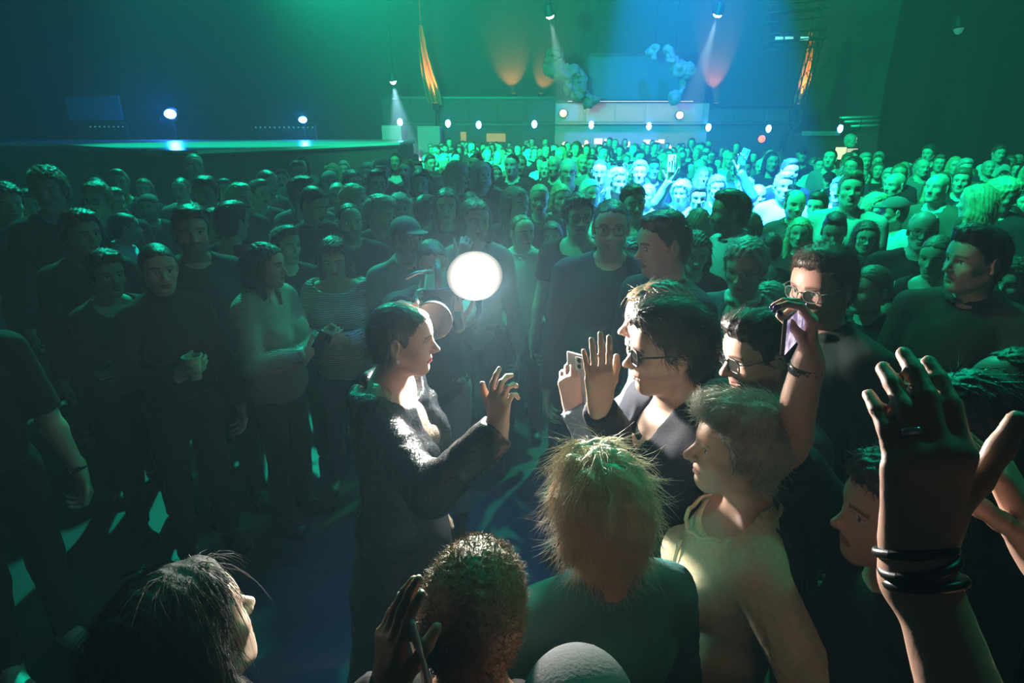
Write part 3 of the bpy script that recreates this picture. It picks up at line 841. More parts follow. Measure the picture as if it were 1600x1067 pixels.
# ---------------------------------------------------------------- the hall
def aty(u, v, Y):
    x = (u-800)/FPX; yu = (533.5-v)/FPX; c, s = math.cos(PITCH), math.sin(PITCH)
    t = Y/(c+yu*s); return Vector((t*x, Y, CAM_H+t*(-s+yu*c)))
BLACKWALL = plain('black_paint', (.022, .026, .03), .7, bscale=6, bstr=.2)
DARKMETAL = plain('dark_metal', (.03, .032, .036), .45, .6)
struct = lambda o: tag(o, kind='structure')
def conc():
    m, nt, b = nmat('floor_concrete'); b.inputs['Roughness'].default_value = .45
    out = bump(nt, b, 3.0, .2, .004, 6)
    mx = nt.nodes.new('ShaderNodeMix'); mx.data_type = 'RGBA'; mx.inputs['A'].default_value = (.02, .02, .022, 1); mx.inputs['B'].default_value = (.05, .05, .055, 1)
    nt.links.new(out, mx.inputs['Factor']); nt.links.new(mx.outputs['Result'], b.inputs['Base Color']); return m
struct(MB().box(-18, 18, -2, 28, -.2, 0).build('floor', conc()))
struct(MB().box(-18, 18, 27.6, 28, 0, 10).build('wall_back', plain('wall_far', (.03, .036, .04), .85, bscale=4, bstr=.3)))
struct(MB().box(-18.4, -18, -2, 28, 0, 10).build('wall_left', BLACKWALL))
struct(MB().box(18, 18.4, -2, 28, 0, 10).build('wall_right', BLACKWALL))
struct(MB().box(-18, 18, -2.4, -2, 0, 10).build('wall_front', BLACKWALL))
struct(MB().box(-18, 18, -2, 28, 10, 10.3).build('ceiling', BLACKWALL))
# stage catwalk on the left
def stage():
    root = empty('stage'); tag(root, 'raised glossy stage platform with black front beside the crowd', 'stage')
    m, nt, b = nmat('stage_top'); b.inputs['Roughness'].default_value = .22; b.inputs['Base Color'].default_value = (.5, .56, .54, 1); bump(nt, b, 9, .12, .003, 4)
    poly = [(-17.9, 14.6), (-10.2, 14.4), (-5.8, 10.2), (-4.9, 10.0), (-2.75, 15.8), (-3.1, 20.5), (-17.9, 20.5)]
    MB().prism(poly, 1.76, 1.83).build('deck', m, root)
    c = Vector((sum(p[0] for p in poly)/7, sum(p[1] for p in poly)/7))
    inn = [tuple(Vector(p)+(c-Vector(p)).normalized()*.06) for p in poly]
    MB().prism(inn, 0, 1.76).build('skirt', plain('stage_skirt', (.035, .035, .038), .9, bscale=30), root)
    for k in range(len(poly)-1):
        if k == 5: continue
        a, b_ = Vector((*poly[k], 1.75)), Vector((*poly[k+1], 1.75)); MB().tube([a, b_], .03, 6).build('edge_rail', DARKMETAL, root)
    return root
stage()
# ---- far end: balconies, screen, drapes
def boxuv(name, u0, u1, v0, v1, Y, depth, mat, parent=None, z0=None):
    a, b = aty(u0, v0, Y), aty(u1, v1, Y)
    return MB().box(min(a.x, b.x), max(a.x, b.x), Y, Y+depth, b.z if z0 is None else z0, a.z).build(name, mat, parent)
balm = plain('balcony_paint', (.05, .06, .065), .8, bscale=5)
def balcony(label, name, u0, u1, v0, Y, mat, npan):
    r = empty(name); tag(r, label, 'balcony')
    boxuv('front_wall', u0, u1, v0+4, 232, Y, 1.2, mat, r, z0=0)
    a, b = aty(u0, v0, Y), aty(u1, v0, Y)
    MB().box(a.x, b.x, Y-.05, Y+.25, a.z-.08, a.z).build('cap_rail', DARKMETAL, r)
    z = aty(u0, 194, Y).z
    MB().box(a.x, b.x, Y-.16, Y-.04, z-.05, z).build('lamp_ledge', DARKMETAL, r)
    for k in range(npan):
        x0 = a.x+(b.x-a.x)*k/npan; x1 = a.x+(b.x-a.x)*(k+1)/npan
        MB().box(x0+.03, x1-.03, Y-.03, Y, z+.08, a.z-.12).build('panel', mat, r, bevel=.01)
    return r
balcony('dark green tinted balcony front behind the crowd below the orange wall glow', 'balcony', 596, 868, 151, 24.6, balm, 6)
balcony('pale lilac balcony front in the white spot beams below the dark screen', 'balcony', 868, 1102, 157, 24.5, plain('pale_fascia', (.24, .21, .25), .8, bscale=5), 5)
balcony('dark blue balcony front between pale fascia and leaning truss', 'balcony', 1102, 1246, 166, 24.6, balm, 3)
def screen():
    r = empty('projection_screen'); tag(r, 'large switched-off dark projection screen hanging above the pale balcony', 'screen')
    boxuv('screen_surface', 921, 1059, 86, 156, 24.0, .05, plain('screen_dark', (.03, .05, .065), .6), r)
    a, b = aty(918, 83, 23.98), aty(1062, 159, 23.98)
    for (x0, x1, z0, z1) in ((a.x, b.x, a.z-.08, a.z), (a.x, b.x, b.z, b.z+.08), (a.x, a.x+.08, b.z, a.z), (b.x-.08, b.x, b.z, a.z)):
        MB().box(x0, x1, 23.93, 24.0, z0, z1).build('frame_bar', DARKMETAL, r)
    for x in (a.x+.3, b.x-.3): MB().tube([(x, 23.97, a.z), (x, 23.97, 9.98)], .012, 5).build('hanger', DARKMETAL, r)
screen()
def drape(label, pts, Y, mat, lam=None):
    """hanging fabric column; pts list of (u0,u1,v) top to bottom"""
    V = []; n = 28
    for (u0, u1, v) in pts:
        a, b = aty(u0, v, Y), aty(u1, v, Y)
        for i in range(n+1):
            t = i/n; x = a.x+(b.x-a.x)*t; V.append((x, Y-.12*math.sin(t*math.pi*7)-.10*math.sin(t*math.pi), a.z))
    m = n+1; nb = len(V); V += [(x, y+.03, z) for x, y, z in V]; Q = []
    for j in range(len(pts)-1):
        for i in range(n):
            q = (j*m+i, (j+1)*m+i, (j+1)*m+i+1, j*m+i+1); Q.append(q); Q.append(tuple(nb+k for k in q[::-1]))
    for j in range(len(pts)-1):
        for i in (0, n): Q.append((j*m+i, j*m+i+nb, (j+1)*m+i+nb, (j+1)*m+i))
    o = link('drape', mesh_np('drape', V, Q), None, [mat]); tag(o, label, 'drape')
    tp = aty((pts[0][0]+pts[0][1])/2, pts[0][2], Y); MB().tube([tp, (tp.x, tp.y, 9.98)], .02, 5).build('hanger', DARKMETAL, o); return o
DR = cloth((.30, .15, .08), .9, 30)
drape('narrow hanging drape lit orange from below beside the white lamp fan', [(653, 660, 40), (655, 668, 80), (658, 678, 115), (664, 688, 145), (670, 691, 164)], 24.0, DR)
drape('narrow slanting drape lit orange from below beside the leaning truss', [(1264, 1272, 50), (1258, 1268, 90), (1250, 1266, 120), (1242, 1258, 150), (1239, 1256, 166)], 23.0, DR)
def uplight(label, p, tgt, en, col=(1, .32, .08), ang=50):
    r = empty('uplight', p); tag(r, label, 'lamp', 'orange uplights')
    MB().lathe([(.10, 0), (.10, .16), (.12, .2), (.12, .24)], 14).build('housing', DARKMETAL, r)
    MB().lathe([(.09, .236), (.09, .245)], 14).build('lens', emit('orange_lens', (1, .35, .1), 2), r)
    MB().tube([(0, 0, .01), (0, 0, .01-p[2])], .03, 6).build('stand', DARKMETAL, r)
    lamp('uplight_glow', 'SPOT', Vector(p)+Vector((0, 0, .26)), tgt, en, col, ang, .7, .05)
p = aty(681, 172, 23.6); uplight('orange uplight under the narrow drape beside the white lamp fan', p, p+Vector((-.25, .42, 2.2)), 1700, ang=44)
p = aty(1246, 174, 22.6); uplight('orange uplight under the slanting drape by the truss', p, p+Vector((.45, .42, 2.2)), 1500, ang=44)
p = aty(802, 156, 27.0); uplight('orange uplight on the green balcony washing the wall', p, p+Vector((-.1, .55, 1.2)), 480, ang=70)
p = aty(845, 156, 27.1); uplight('orange uplight on the green balcony near the hanging sculpture', p, p+Vector((.2, .5, 1.0)), 260, ang=70)
p = aty(1118, 171, 27.0); uplight('orange uplight on the blue balcony washing the wall', p, p+Vector((.0, .55, 1.6)), 1000, ang=50)
def added_washer():  # invented batten, added to brighten the pale balcony front
    a, b = aty(885, 158, 23.85), aty(1085, 158, 23.85); r = empty('light_batten'); tag(r, 'thin added wall-washer batten under the dark screen above the pale balcony', 'lamp')
    MB().box(a.x, b.x, 23.80, 23.92, a.z, a.z+.07).build('batten_box', DARKMETAL, r)
    MB().box(a.x+.05, b.x-.05, 23.83, 23.89, a.z-.012, a.z).build('added_glow_strip', emit('added_strip_glow', (1, .8, .88), 1.5), r)
    for x in (a.x+.2, b.x-.2): MB().box(x-.02, x+.02, 23.86, 24.5, a.z+.02, a.z+.05).build('bracket', DARKMETAL, r)
    o = lamp('added_washer_fill', 'AREA', ((a.x+b.x)/2, 23.86, a.z-.04), ((a.x+b.x)/2, 24.35, a.z-1.2), 26, (1.0, .76, .86)); o.data.shape = 'RECTANGLE'; o.data.size = b.x-a.x; o.data.size_y = .06
added_washer()
# ---- hanging smoke-like sculptures
def sculpture(label, path, Y, seed, mat):
    r_ = random.Random(seed); P = []
    for (u, v, rad) in path:
        for k in range(4):
            c = aty(u+r_.uniform(-7, 7), v+r_.uniform(-7, 7), Y+r_.uniform(-.25, .25))
            rr = rad*r_.uniform(.6, 1.1)/FPX*Y
            P.append((EL(c, (rr, rr*.8, rr*r_.uniform(.8, 1.2))), .12, 'u'))
    V, Q = polygonise(P, .05); N = vnormals(V, Q); V = V+N*(.15*wob(V, 5, seed)+.08*wob(V, 12, seed+1))[:, None]
    o = link('hanging_sculpture', mesh_np('hanging_sculpture', V, Q), None, [mat]); tag(o, label, 'sculpture')
    top = aty(path[0][0], path[0][1], Y); MB().tube([top, top+Vector((0, 0, 9.9-top.z))], .012, 5).build('cable', DARKMETAL, o)
SM = plain('crumpled_felt', (.13, .095, .075), .9, bscale=9, bstr=.6, var=.5)
sculpture('billowing brown cloud-like sculpture hanging under the first white spot beam', [(868, 84, 9), (862, 98, 9), (876, 106, 11), (888, 120, 11), (904, 122, 9), (896, 136, 9), (912, 145, 9), (922, 158, 7)], 23.1, 4, SM)
sculpture('billowing bluish cloud-like sculpture hanging beside the screen under the second beam', [(1024, 80, 6), (1045, 84, 7), (1053, 92, 7), (1060, 108, 8), (1072, 118, 8), (1070, 134, 7), (1056, 150, 5)], 23.0, 9, plain('crumpled_felt_pale', (.16, .16, .2), .9, bscale=9, bstr=.6, var=.5))
# ---- small stage lamps
def fixture(label, p, tgt, en, col, ang, blend=.3, lens=30, size=.16, group=None, light=True):
    d = (Vector(tgt)-Vector(p)).normalized(); r = empty('spotlight', p); tag(r, label, 'lamp', group)
    M = Matrix.Translation(Vector((0, 0, 0))) @ d.to_track_quat('Z', 'Y').to_matrix().to_4x4()
    MB().lathe([(size*.55, -size*1.9), (size*.75, -size*1.6), (size*.75, -.12), (size*.95, -.02), (size*.95, .03)], 16, M).build('housing', DARKMETAL, r)
    MB().lathe([(size*.85, .02), (size*.8, .05), (size*.5, .11), (size*.12, .13)], 16, M).build('lens', emit('lens_'+label[:9], col, lens), r)
    MB().tube([(-size, 0, 0), (-size, 0, size*1.8), (size, 0, size*1.8), (size, 0, 0)], .02, 6).build('yoke', DARKMETAL, r)
    MB().tube([(0, 0, size*1.8), (0, 0, 9.98-p[2])], .012, 5).build('hanger', DARKMETAL, r)
    if light: lamp('spot_glow', 'SPOT', Vector(p)+d*.22, tgt, en, col, ang, blend, .06)
    return r
WARMW = (1.0, .84, .72)
fixture('white spotlight whose beam falls on the brown hanging sculpture', aty(859, 22, 20.5), aty(895, 214, 22.3), 16000, WARMW, 18, lens=60)
fixture('white spotlight whose beam slants down left past the bluish sculpture', aty(1122, 20, 20.5), aty(1066, 214, 22.3), 20000, WARMW, 18, lens=60)
fixture('white lamp throwing a short bright fan beside the stage end', aty(614, 125, 21.5), aty(628, 215, 22.0), 16000, (.8, .95, 1.0), 34, lens=60, size=.12)
fixture('small dim lamp hanging before the right curtain', aty(1498, 42, 12.5), aty(1490, 140, 12.4), 0, (.05, .35, .25), 20, lens=.4, size=.10, light=False)
NUM = 'first second third fourth fifth sixth seventh eighth ninth tenth'.split()
blues = [(625, 191), (700, 193), (748, 195), (835, 194), (924, 195), (1014, 197), (1107, 199), (1201, 201), (1313, 201)]
for k, (u, v) in enumerate(blues):
    p = aty(u, v, 24.38 if u < 1250 else 15)
    r = empty('blue_lamp', p); tag(r, f'small blue lamp on the far balcony ledge, {NUM[k]} of the row', 'lamp', 'row of blue ledge lamps')
    k_ = 1.0 if u < 1250 else .65
    MB().lathe([(.05*k_, .02), (.12*k_, .05), (.12*k_, .16)], 12, Matrix.Rotation(R(90), 4, 'X')).build('housing', DARKMETAL, r).location = (0, .17, 0)
    V, Q = polygonise([(EL((0, 0, 0), (.10*k_, .05*k_, .14*k_)), 0, 'u')], .025); link('lens', mesh_np('lens', V, Q), r, [emit('blue_lens', (.08, .30, 1.0), 60)])
for (u, v, Y, lab, sz) in ((266, 178, 19.5, 'bright blue lamp at the back of the stage near the tilted panel', .16), (473, 187, 19.5, 'bright blue lamp at the back of the stage towards its far tip', .11)):
    p = aty(u, v, Y); r = empty('blue_lamp', p); tag(r, lab, 'lamp')
    MB().lathe([(.06, .02), (sz*1.1, .06), (sz*1.1, .2)], 14, Matrix.Rotation(R(90), 4, 'X')).build('housing', DARKMETAL, r).location = (0, .22, 0)
    MB().tube([(0, .1, -sz), (0, .1, 1.83-p.z)], .03, 6).build('stand', DARKMETAL, r)
    V, Q = polygonise([(EL((0, 0, 0), (sz*1.1, .05, sz*.8)), 0, 'u')], .03); link('lens', mesh_np('lens', V, Q), r, [emit('blue_lens_big', (.02, .16, 1.0), 600)])
for (u, v, lab) in ((880, 177, 'small warm round lamp on the pale balcony near its left end'), (1062, 180, 'small warm round lamp on the pale balcony towards its right end'), (1190, 217, 'small red round lamp on the blue balcony')):
    p = aty(u, v, 24.38); r = empty('wall_lamp', p); tag(r, lab, 'lamp', 'round wall lamps')
    MB().lathe([(.17, 0), (.17, .1)], 16, Matrix.Rotation(R(-90), 4, 'X')).build('backplate', DARKMETAL, r)
    V, Q = polygonise([(EL((0, -.02, 0), (.14, .07, .14)), 0, 'u')], .03); link('globe', mesh_np('globe', V, Q), r, [emit('warm_globe' if v < 200 else 'red_globe', (1, .6, .42) if v < 200 else (1, .2, .08), 1.6)])
# ---- bar lights under the pale balcony
for k, (u, v, w, hh, c) in enumerate([(935, 221, 12, 9, (.9, .72, .6)), (948, 220, 6, 6, (1, .8, .5)), (962, 224, 5, 8, (1, .8, .6)), (981, 226, 6, 9, (1, .85, .5)), (1012, 222, 12, 7, (.8, .66, .75)), (1024, 225, 8, 10, (1, .62, .3)), (1034, 221, 8, 6, (1, .7, .5))]):
    o = boxuv('bar_light', u-w/2, u+w/2, v-hh/2, v+hh/2, 24.42, .08, emit(f'bar{k}', c, 1.1)); tag(o, f'small warm lit bar sign below the pale balcony, {NUM[k]} along the row', 'light', 'warm bar lights')
for k, (u, v, w, hh) in enumerate([(724, 213, 9, 14), (775, 215, 30, 13)]):
    o = boxuv('lit_panel', u-w/2, u+w/2, v-hh/2, v+hh/2, 24.52, .08, emit('amber_panel', (.55, .17, .06), .6)); tag(o, ('narrow' if k == 0 else 'wide')+' dim orange lit panel under the green balcony', 'light')
# white bar area at the stage end
def booth():
    r = empty('service_booth'); tag(r, 'pale lit service booth at the far end of the stage under the white fan', 'booth')
    boxuv('counter', 596, 628, 196, 226, 22.6, .6, plain('booth_white', (.30, .33, .35), .7), r, z0=0)
    boxuv('cabinet', 652, 688, 197, 226, 22.9, .6, plain('booth_grey', (.22, .26, .28), .7), r, z0=0)
booth()
# ---- leaning truss and rig on the right
def truss(label, a, b, w=.32, name='truss', step=.42, hang=True):
    r = empty(name); tag(r, label, 'truss'); a, b = Vector(a), Vector(b); d = (b-a).normalized()
    x = d.orthogonal().normalized(); y = d.cross(x); L = (b-a).length; n = max(2, int(L/step))
    ch = [x*w*.5*sx+y*w*.5*sy for sx, sy in ((1, 1), (-1, 1), (-1, -1), (1, -1))]
    for c in ch: MB().tube([a+c, b+c], .025, 6).build('chord', DARKMETAL, r)
    if hang:
        for t_ in (.1, .9):
            p0 = a+(b-a)*t_; MB().tube([p0, (p0.x, p0.y, 9.98)], .012, 5).build('hanger', DARKMETAL, r)
    for k in range(n):
        p0, p1 = a+d*(L*k/n), a+d*(L*(k+1)/n); mb = MB()
        for q in range(4): mb.tube([p0+ch[q], p1+ch[(q+1) % 4]], .012, 5)
        mb.build('brace', DARKMETAL, r)
truss('leaning lattice truss tower with orange drape', aty(1281, 40, 21.5)-(aty(1281, 40, 21.5)-aty(1236, 205, 21.5))*1.86, aty(1281, 40, 21.5), hang=False)
truss('horizontal lighting truss high above the far stage corner', aty(1192, 66, 20.5), aty(1288, 60, 20.5))
truss('upper lighting truss crossing near the picture top above the far stage corner', aty(1190, 22, 20.5), aty(1290, 14, 20.5))
for k, u in enumerate((1217, 1232, 1256)):
    p = aty(u, 60, 20.3); r = empty('truss_lamp', p); tag(r, f'pale tube lamp on the lower lighting truss, {NUM[k]} of three', 'lamp', 'pale truss lamps')
    MB().tube([(-.13, 0, 0), (.13, 0, 0)], .05, 8).build('tube', emit('paletube', (.25, .75, .8), .8), r); MB().tube([(-.17, 0, 0), (-.13, 0, 0)], .06, 8).build('end_cap', DARKMETAL, r)
# ---- technician's desk at the right
def desk():
    r = empty('mixing_desk'); tag(r, 'dark mixing desk with pale rails in front of the right curtain', 'desk')
    Y = 15.2
    boxuv('body', 1262, 1386, 208, 240, Y, 1.0, BLACKWALL, r, z0=0)
    boxuv('console', 1268, 1312, 205, 212, Y-.2, .5, plain('console', (.08, .14, .15), .5), r)
    for v, u0, u1 in ((184, 1312, 1378), (190, 1320, 1382), (197, 1330, 1384)):
        a, b = aty(u0, v, Y+.6), aty(u1, v-2, Y+.6); MB().tube([a, b], .03, 6).build('rail', plain('rail', (.4, .5, .5), .4, .4), r)
    for u in (1314, 1346, 1380):
        a = aty(u, 182, Y+.6); MB().tube([a, (a.x, a.y, aty(u, 210, Y+.6).z)], .03, 6).build('post', DARKMETAL, r)
desk()
for k, (u0, u1, v0, v1, c) in enumerate(((1306, 1320, 230, 249, (.95, .80, .55)), (1324, 1337, 232, 251, (.62, .48, .42)))):
    e = empty('monitor', aty((u0+u1)/2, v1, 12.6)); tag(e, ('brighter cream' if k == 0 else 'dimmer tan')+' lit monitor standing at the mixing desk', 'monitor')
    a, b = aty(u0, v0, 12.6), aty(u1, v1, 12.6)
    MB().box(a.x-.02-e.location.x, b.x+.02-e.location.x, .0, .04, -.02, a.z-b.z+.02).build('bezel', DARKMETAL, e)
    MB().box(a.x-e.location.x, b.x-e.location.x, -.005, .0, 0, a.z-b.z).build('display', emit(f'display{k}', c, .9), e)
    MB().tube([(0, .02, 0), (0, .02, -e.location.z)], .025, 6).build('stand', DARKMETAL, e)
fixture('small white lamp shining beside the right curtain edge', aty(1388, 212, 14.6), aty(1380, 235, 14.0), 25, (.8, 1, .85), 80, lens=12, size=.09)
def sidepanel():
    r = empty('tilted_panel'); tag(r, 'dim blue tilted panel standing on the stage beside the brightest blue lamp', 'panel')
    a = [aty(100, 152, 20.2), aty(184, 149, 20.2), aty(191, 187, 20.0), aty(108, 187, 20.0)]
    mb = MB(); mb.v = [tuple(p) for p in a]+[tuple(p+Vector((0, .08, 0))) for p in a]; mb.f = [(3, 2, 1, 0), (4, 5, 6, 7), (0, 1, 5, 4), (1, 2, 6, 5), (2, 3, 7, 6), (3, 0, 4, 7)]; mb.sm = [False]*6
    mb.build('panel_face', plain('bluepanel', (.10, .22, .40), .5), r)
    for u in (112, 186): p = aty(u, 187, 20.05); MB().tube([p, (p.x, p.y, 1.83)], .03, 6).build('foot', DARKMETAL, r)
sidepanel()
for k, (u, v0, v1) in enumerate(((48, 140, 186), (60, 142, 188))):
    o = MB().tube([aty(u, v0, 20), (aty(u+8, v1, 20).x, 20, 1.83)], .035, 6).build('pole', DARKMETAL); tag(o, ('outer' if k == 0 else 'inner')+' of two thin leaning poles at the stage side', 'pole')
# low LED battens at the back of the stage
for k, (u0, u1, v) in enumerate(((138, 196, 198), (396, 492, 199))):
    r = empty('light_batten'); tag(r, ('shorter' if k == 0 else 'longer')+' low batten of tiny lamps at the back of the stage', 'lamp', 'stage battens')
    a, b = aty(u0, v, 19.8), aty(u1, v, 19.8); MB().box(a.x, b.x, 19.8, 19.95, 1.83, a.z+.08).build('batten_box', DARKMETAL, r)
    n = int((u1-u0)/7)
    for i in range(n):
        x = a.x+(b.x-a.x)*(i+.5)/n; MB().lathe([(.025, 0), (.02, .02)], 8, Matrix.Translation((x, 19.79, a.z)) @ Matrix.Rotation(R(90), 4, 'X')).build('bulb', emit('tinyled', (.1, .35, .3), .5), r)
# ---- the big dark curtain at the right
def curtain():
    V = []; ns, nz = 150, 26
    for j in range(nz+1):
        z = 9.9*j/nz
        v_edge = 1372+ (max(0, 3.4-z)/3.4)**2*34
        e = aty(v_edge, 200, 13.2)
        for i in range(ns+1):
            t = i/ns; x = e.x+(17.5-e.x)*t; y = 13.2-4.5*t*t+.13*math.sin(t*62)+.05*math.sin(t*17+z)
            V.append((x, y, z))
    m = ns+1; nb = len(V); V += [(x, y+.04, z) for x, y, z in V]; Q = []
    for j in range(nz):
        for i in range(ns):
            q = (j*m+i, j*m+i+1, (j+1)*m+i+1, (j+1)*m+i); Q += [q, tuple(nb+k for k in q[::-1])]
        for i in (0, ns): Q.append((j*m+i, (j+1)*m+i, (j+1)*m+i+nb, j*m+i+nb))
    o = link('curtain', mesh_np('curtain', V, Q), None, [plain('curtain_velvet', (.006, .007, .007), 1.0, spec=0.0, bscale=30)])
    tag(o, 'huge black floor-to-ceiling curtain closing off the right side', 'curtain')
curtain()
# ---------------------------------------------------------------- the people in front
def combf(dx=0., dy=-.7, dz=-.5, rad=1.2):
    return lambda p, n: np.stack([p[:, 0]*rad*10+dx, np.full(len(p), dy), np.full(len(p), dz)], 1)
# --- performer
SEQ = sequin('black_sequins', (.005, .006, .008), (.022, .026, .032), 330, .5)
NUDE = sequin('nude_glitter_net', (.20, .15, .115), (.34, .28, .23), 260, .45)
lap = []
for q in (-1, 1):
    pts = [(q*.05, -.10, 1.465), (q*.135, -.075, 1.465), (q*.185, .0, 1.43), (q*.150, .095, 1.36), (q*.085, .135, 1.22), (q*.025, .135, 1.08)]
    for a_, b_ in zip(pts, pts[1:]): lap.append((RC(a_, b_, .026), .015, 'u'))
def perf_arms(L, D):
    return (dict(w=L(at(775, 676, 1.66)), hint=D((-.35, -.5, -1)), d=D((.02, .05, 1)), n=D((.55, .8, .1)), curl=(.22, .42, .52, .6), spread=.03, thumb=(.40, .0), size=1.0),
            'down')
hp = hair_with_strands('slick', 420, .035, lambda p, n: np.stack([p[:, 0]*0, np.full(len(p), -1.), np.full(len(p), -.2)], 1), step=.005, seed=5, rad=.0005, lift=.6, jitter=.5, keep=lambda c: (c[:, 1] < -.05).astype(float)+.02)
perf = person('performer with slicked-back hair in black sequinned jacket and glittering nude bodice', 624, 469, d=1.84, a=84, look=92, pitch=-2, fem=True, hmesh=hp, hc=(.035, .022, .016), hrough=.28,
              tone='light', arms=perf_arms, q='hero', top=dict(name='sequin_jacket', e=.022, loose=.012, neckline='boat', extra=lap+[(RC((0, .17, 1.50), (0, .19, 1.08), .105, .035), .012, 's')], step=.009), topmat=SEQ,
              tint=dict(lip=(.28, .04, .05), lipa=.9, browc=(.03, .02, .02), makeup=.5), lean=(0, .03), headp=dict(jaw=1.02, nose=1.05), zr=(1.4, 2), fold=.007, neck=1.1)
wear('bodice', top_mesh(perf.S, .009, .0, 4, 'bodice', e=.006, sleeve='none', neckline='crew', hem=.95), perf.o, NUDE)
blob('skirt', [(RC((0, .0, 1.02), (0, .02, .15), .15, .27), .02, 'u'), (HS((0, 0, .03), (0, 0, -1), .6), .01, 's')], .022, cloth((.01, .01, .013)), perf.o, fold=.02, fr=16)
for q in (-1, 1):
    b_ = blob('earring', [(EL((0, 0, 0), (.0065, .0065, .0075)), 0, 'u')], .0018, plain('pearl', (.85, .83, .78), .15), perf.o, M=perf.M @ Matrix.Translation((q*.083, -.004, -.048)))
# --- cameraman with camera and light
def cam_arms(L, D):
    return (dict(w=L(at(658, 492, 2.46)), hint=D((-.6, .3, -1)), d=D((.15, -.25, .95)), n=D((.9, -.2, 0)), curl=(.75, .75, .75, .75), thumb=(.5, .8)),
            dict(w=L(at(706, 524, 2.38)), hint=D((.8, .1, -1)), d=D((-.1, -.4, .8)), n=D((-.1, .2, 1)), curl=(.5,)*4, thumb=(.7, .3)))
camman = person('cameraman in black tee filming with a shoulder-held video camera', 673, 372, d=2.95, a=14, look=14, pitch=-10, hair='crop', hc=DARKH, tone='red', arms=cam_arms, q='near', top=dict(sleeve='short'), topc=(.02, .022, .03), bot=(.26, .33, .36), build=1.08, armw=1.15)
def videocam():
    f = Vector((.10, -1, -.06)).normalized(); p = at(686, 462, 2.36)
    M = frame_to(p, f) ; r = empty('video_camera'); q_ = Matrix((f.cross(Vector((0, 0, 1))).normalized(), f, Vector((0, 0, 1)))).transposed().to_4x4(); q_.translation = p; r.matrix_world = q_
    tag(r, 'black shoulder-held video camera aimed past the performer', 'camera')
    BK = plain('camera_black', (.02, .02, .022), .35)
    MB().box(-.055, .055, -.16, .10, -.075, .055).build('camera_body', BK, r, bevel=.008)
    MB().lathe([(.040, .09), (.044, .10), (.044, .17), (.050, .175), (.050, .20)], 22, Matrix.Translation((.02, 0, -.015)) @ Matrix.Rotation(R(-90), 4, 'X')).build('lens_barrel', BK, r)
    MB().lathe([(.050, .20), (.062, .21), (.070, .26), (.066, .26), (.056, .215)], 22, Matrix.Translation((.02, 0, -.015)) @ Matrix.Rotation(R(-90), 4, 'X')).build('lens_hood', plain('hood', (.05, .05, .055), .25), r)
    MB().lathe([(.045, .206), (.02, .212), (.0, .214)], 22, Matrix.Translation((.02, 0, -.015)) @ Matrix.Rotation(R(-90), 4, 'X')).build('front_glass', plain('glass', (.02, .03, .05), .03), r)
    MB().tube([(0, -.12, .05), (0, -.10, .11), (0, .05, .115), (0, .09, .05)], .013, 8).build('top_handle', BK, r)
    MB().tube([(-.06, .06, .06), (-.085, .07, .075), (-.085, .02, .085)], .02, 10).build('viewfinder', BK, r)
    MB().box(-.115, -.055, .035, .10, .035, .095).build('monitor_hood', plain('hoodgrey', (.12, .12, .13), .3), r, bevel=.004)
    MB().tube([(.075, .10, .04), (.075, .26, .045)], .012, 10).build('microphone', BK, r)
    MB().tube([(.02, .06, .11), (.07, .09, .115), (.12, .12, .10)], .009, 8).build('light_arm', plain('arm', (.35, .35, .36), .3, .7), r)
    MB().tube([(-.06, -.02, -.07), (-.07, .0, -.14)], .022, 10).build('side_grip', BK, r)
videocam()
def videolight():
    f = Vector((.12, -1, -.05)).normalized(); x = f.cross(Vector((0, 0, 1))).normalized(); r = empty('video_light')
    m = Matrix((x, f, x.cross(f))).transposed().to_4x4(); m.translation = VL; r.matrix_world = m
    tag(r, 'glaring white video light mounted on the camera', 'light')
    BK = plain('camera_black', (.02, .02, .022), .35)
    MB().box(-.05, .05, -.085, -.04, -.045, .045).build('housing', BK, r, bevel=.006)
    MB().lathe([(.045, -.05), (.070, -.035), (.075, -.008), (.070, -.008), (.06, -.03)], 24, Matrix.Rotation(R(-90), 4, 'X')).build('reflector_cup', BK, r)
    m, nt, b = nmat('painted_bloom'); b.inputs['Base Color'].default_value = (.03, .03, .03, 1); b.inputs['Roughness'].default_value = .9  # bloom round the lamp painted as emission fading from the hot centre
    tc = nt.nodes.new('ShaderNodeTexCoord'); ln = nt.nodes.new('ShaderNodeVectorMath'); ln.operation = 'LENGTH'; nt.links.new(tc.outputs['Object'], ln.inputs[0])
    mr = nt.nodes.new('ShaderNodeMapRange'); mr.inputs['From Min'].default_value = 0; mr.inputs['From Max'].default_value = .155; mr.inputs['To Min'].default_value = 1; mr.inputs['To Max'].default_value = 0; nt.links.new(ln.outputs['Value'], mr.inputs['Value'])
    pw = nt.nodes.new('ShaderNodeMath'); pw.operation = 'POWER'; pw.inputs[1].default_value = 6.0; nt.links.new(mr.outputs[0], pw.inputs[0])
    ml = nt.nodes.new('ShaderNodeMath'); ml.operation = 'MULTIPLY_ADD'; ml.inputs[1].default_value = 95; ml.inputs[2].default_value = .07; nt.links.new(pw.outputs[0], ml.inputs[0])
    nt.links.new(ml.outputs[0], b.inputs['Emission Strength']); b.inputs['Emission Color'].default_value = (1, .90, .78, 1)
    MB().lathe([(.096, -.006), (.100, -.002), (.096, .002)], 40, Matrix.Diagonal((1, 1, .92, 1)) @ Matrix.Rotation(R(-90), 4, 'X')).build('bloom_disc', m, r)
    MB().tube([(0, -.03, -.045), (-.0, -.02, -.085)], .008, 8).build('mount', BK, r)
videolight()
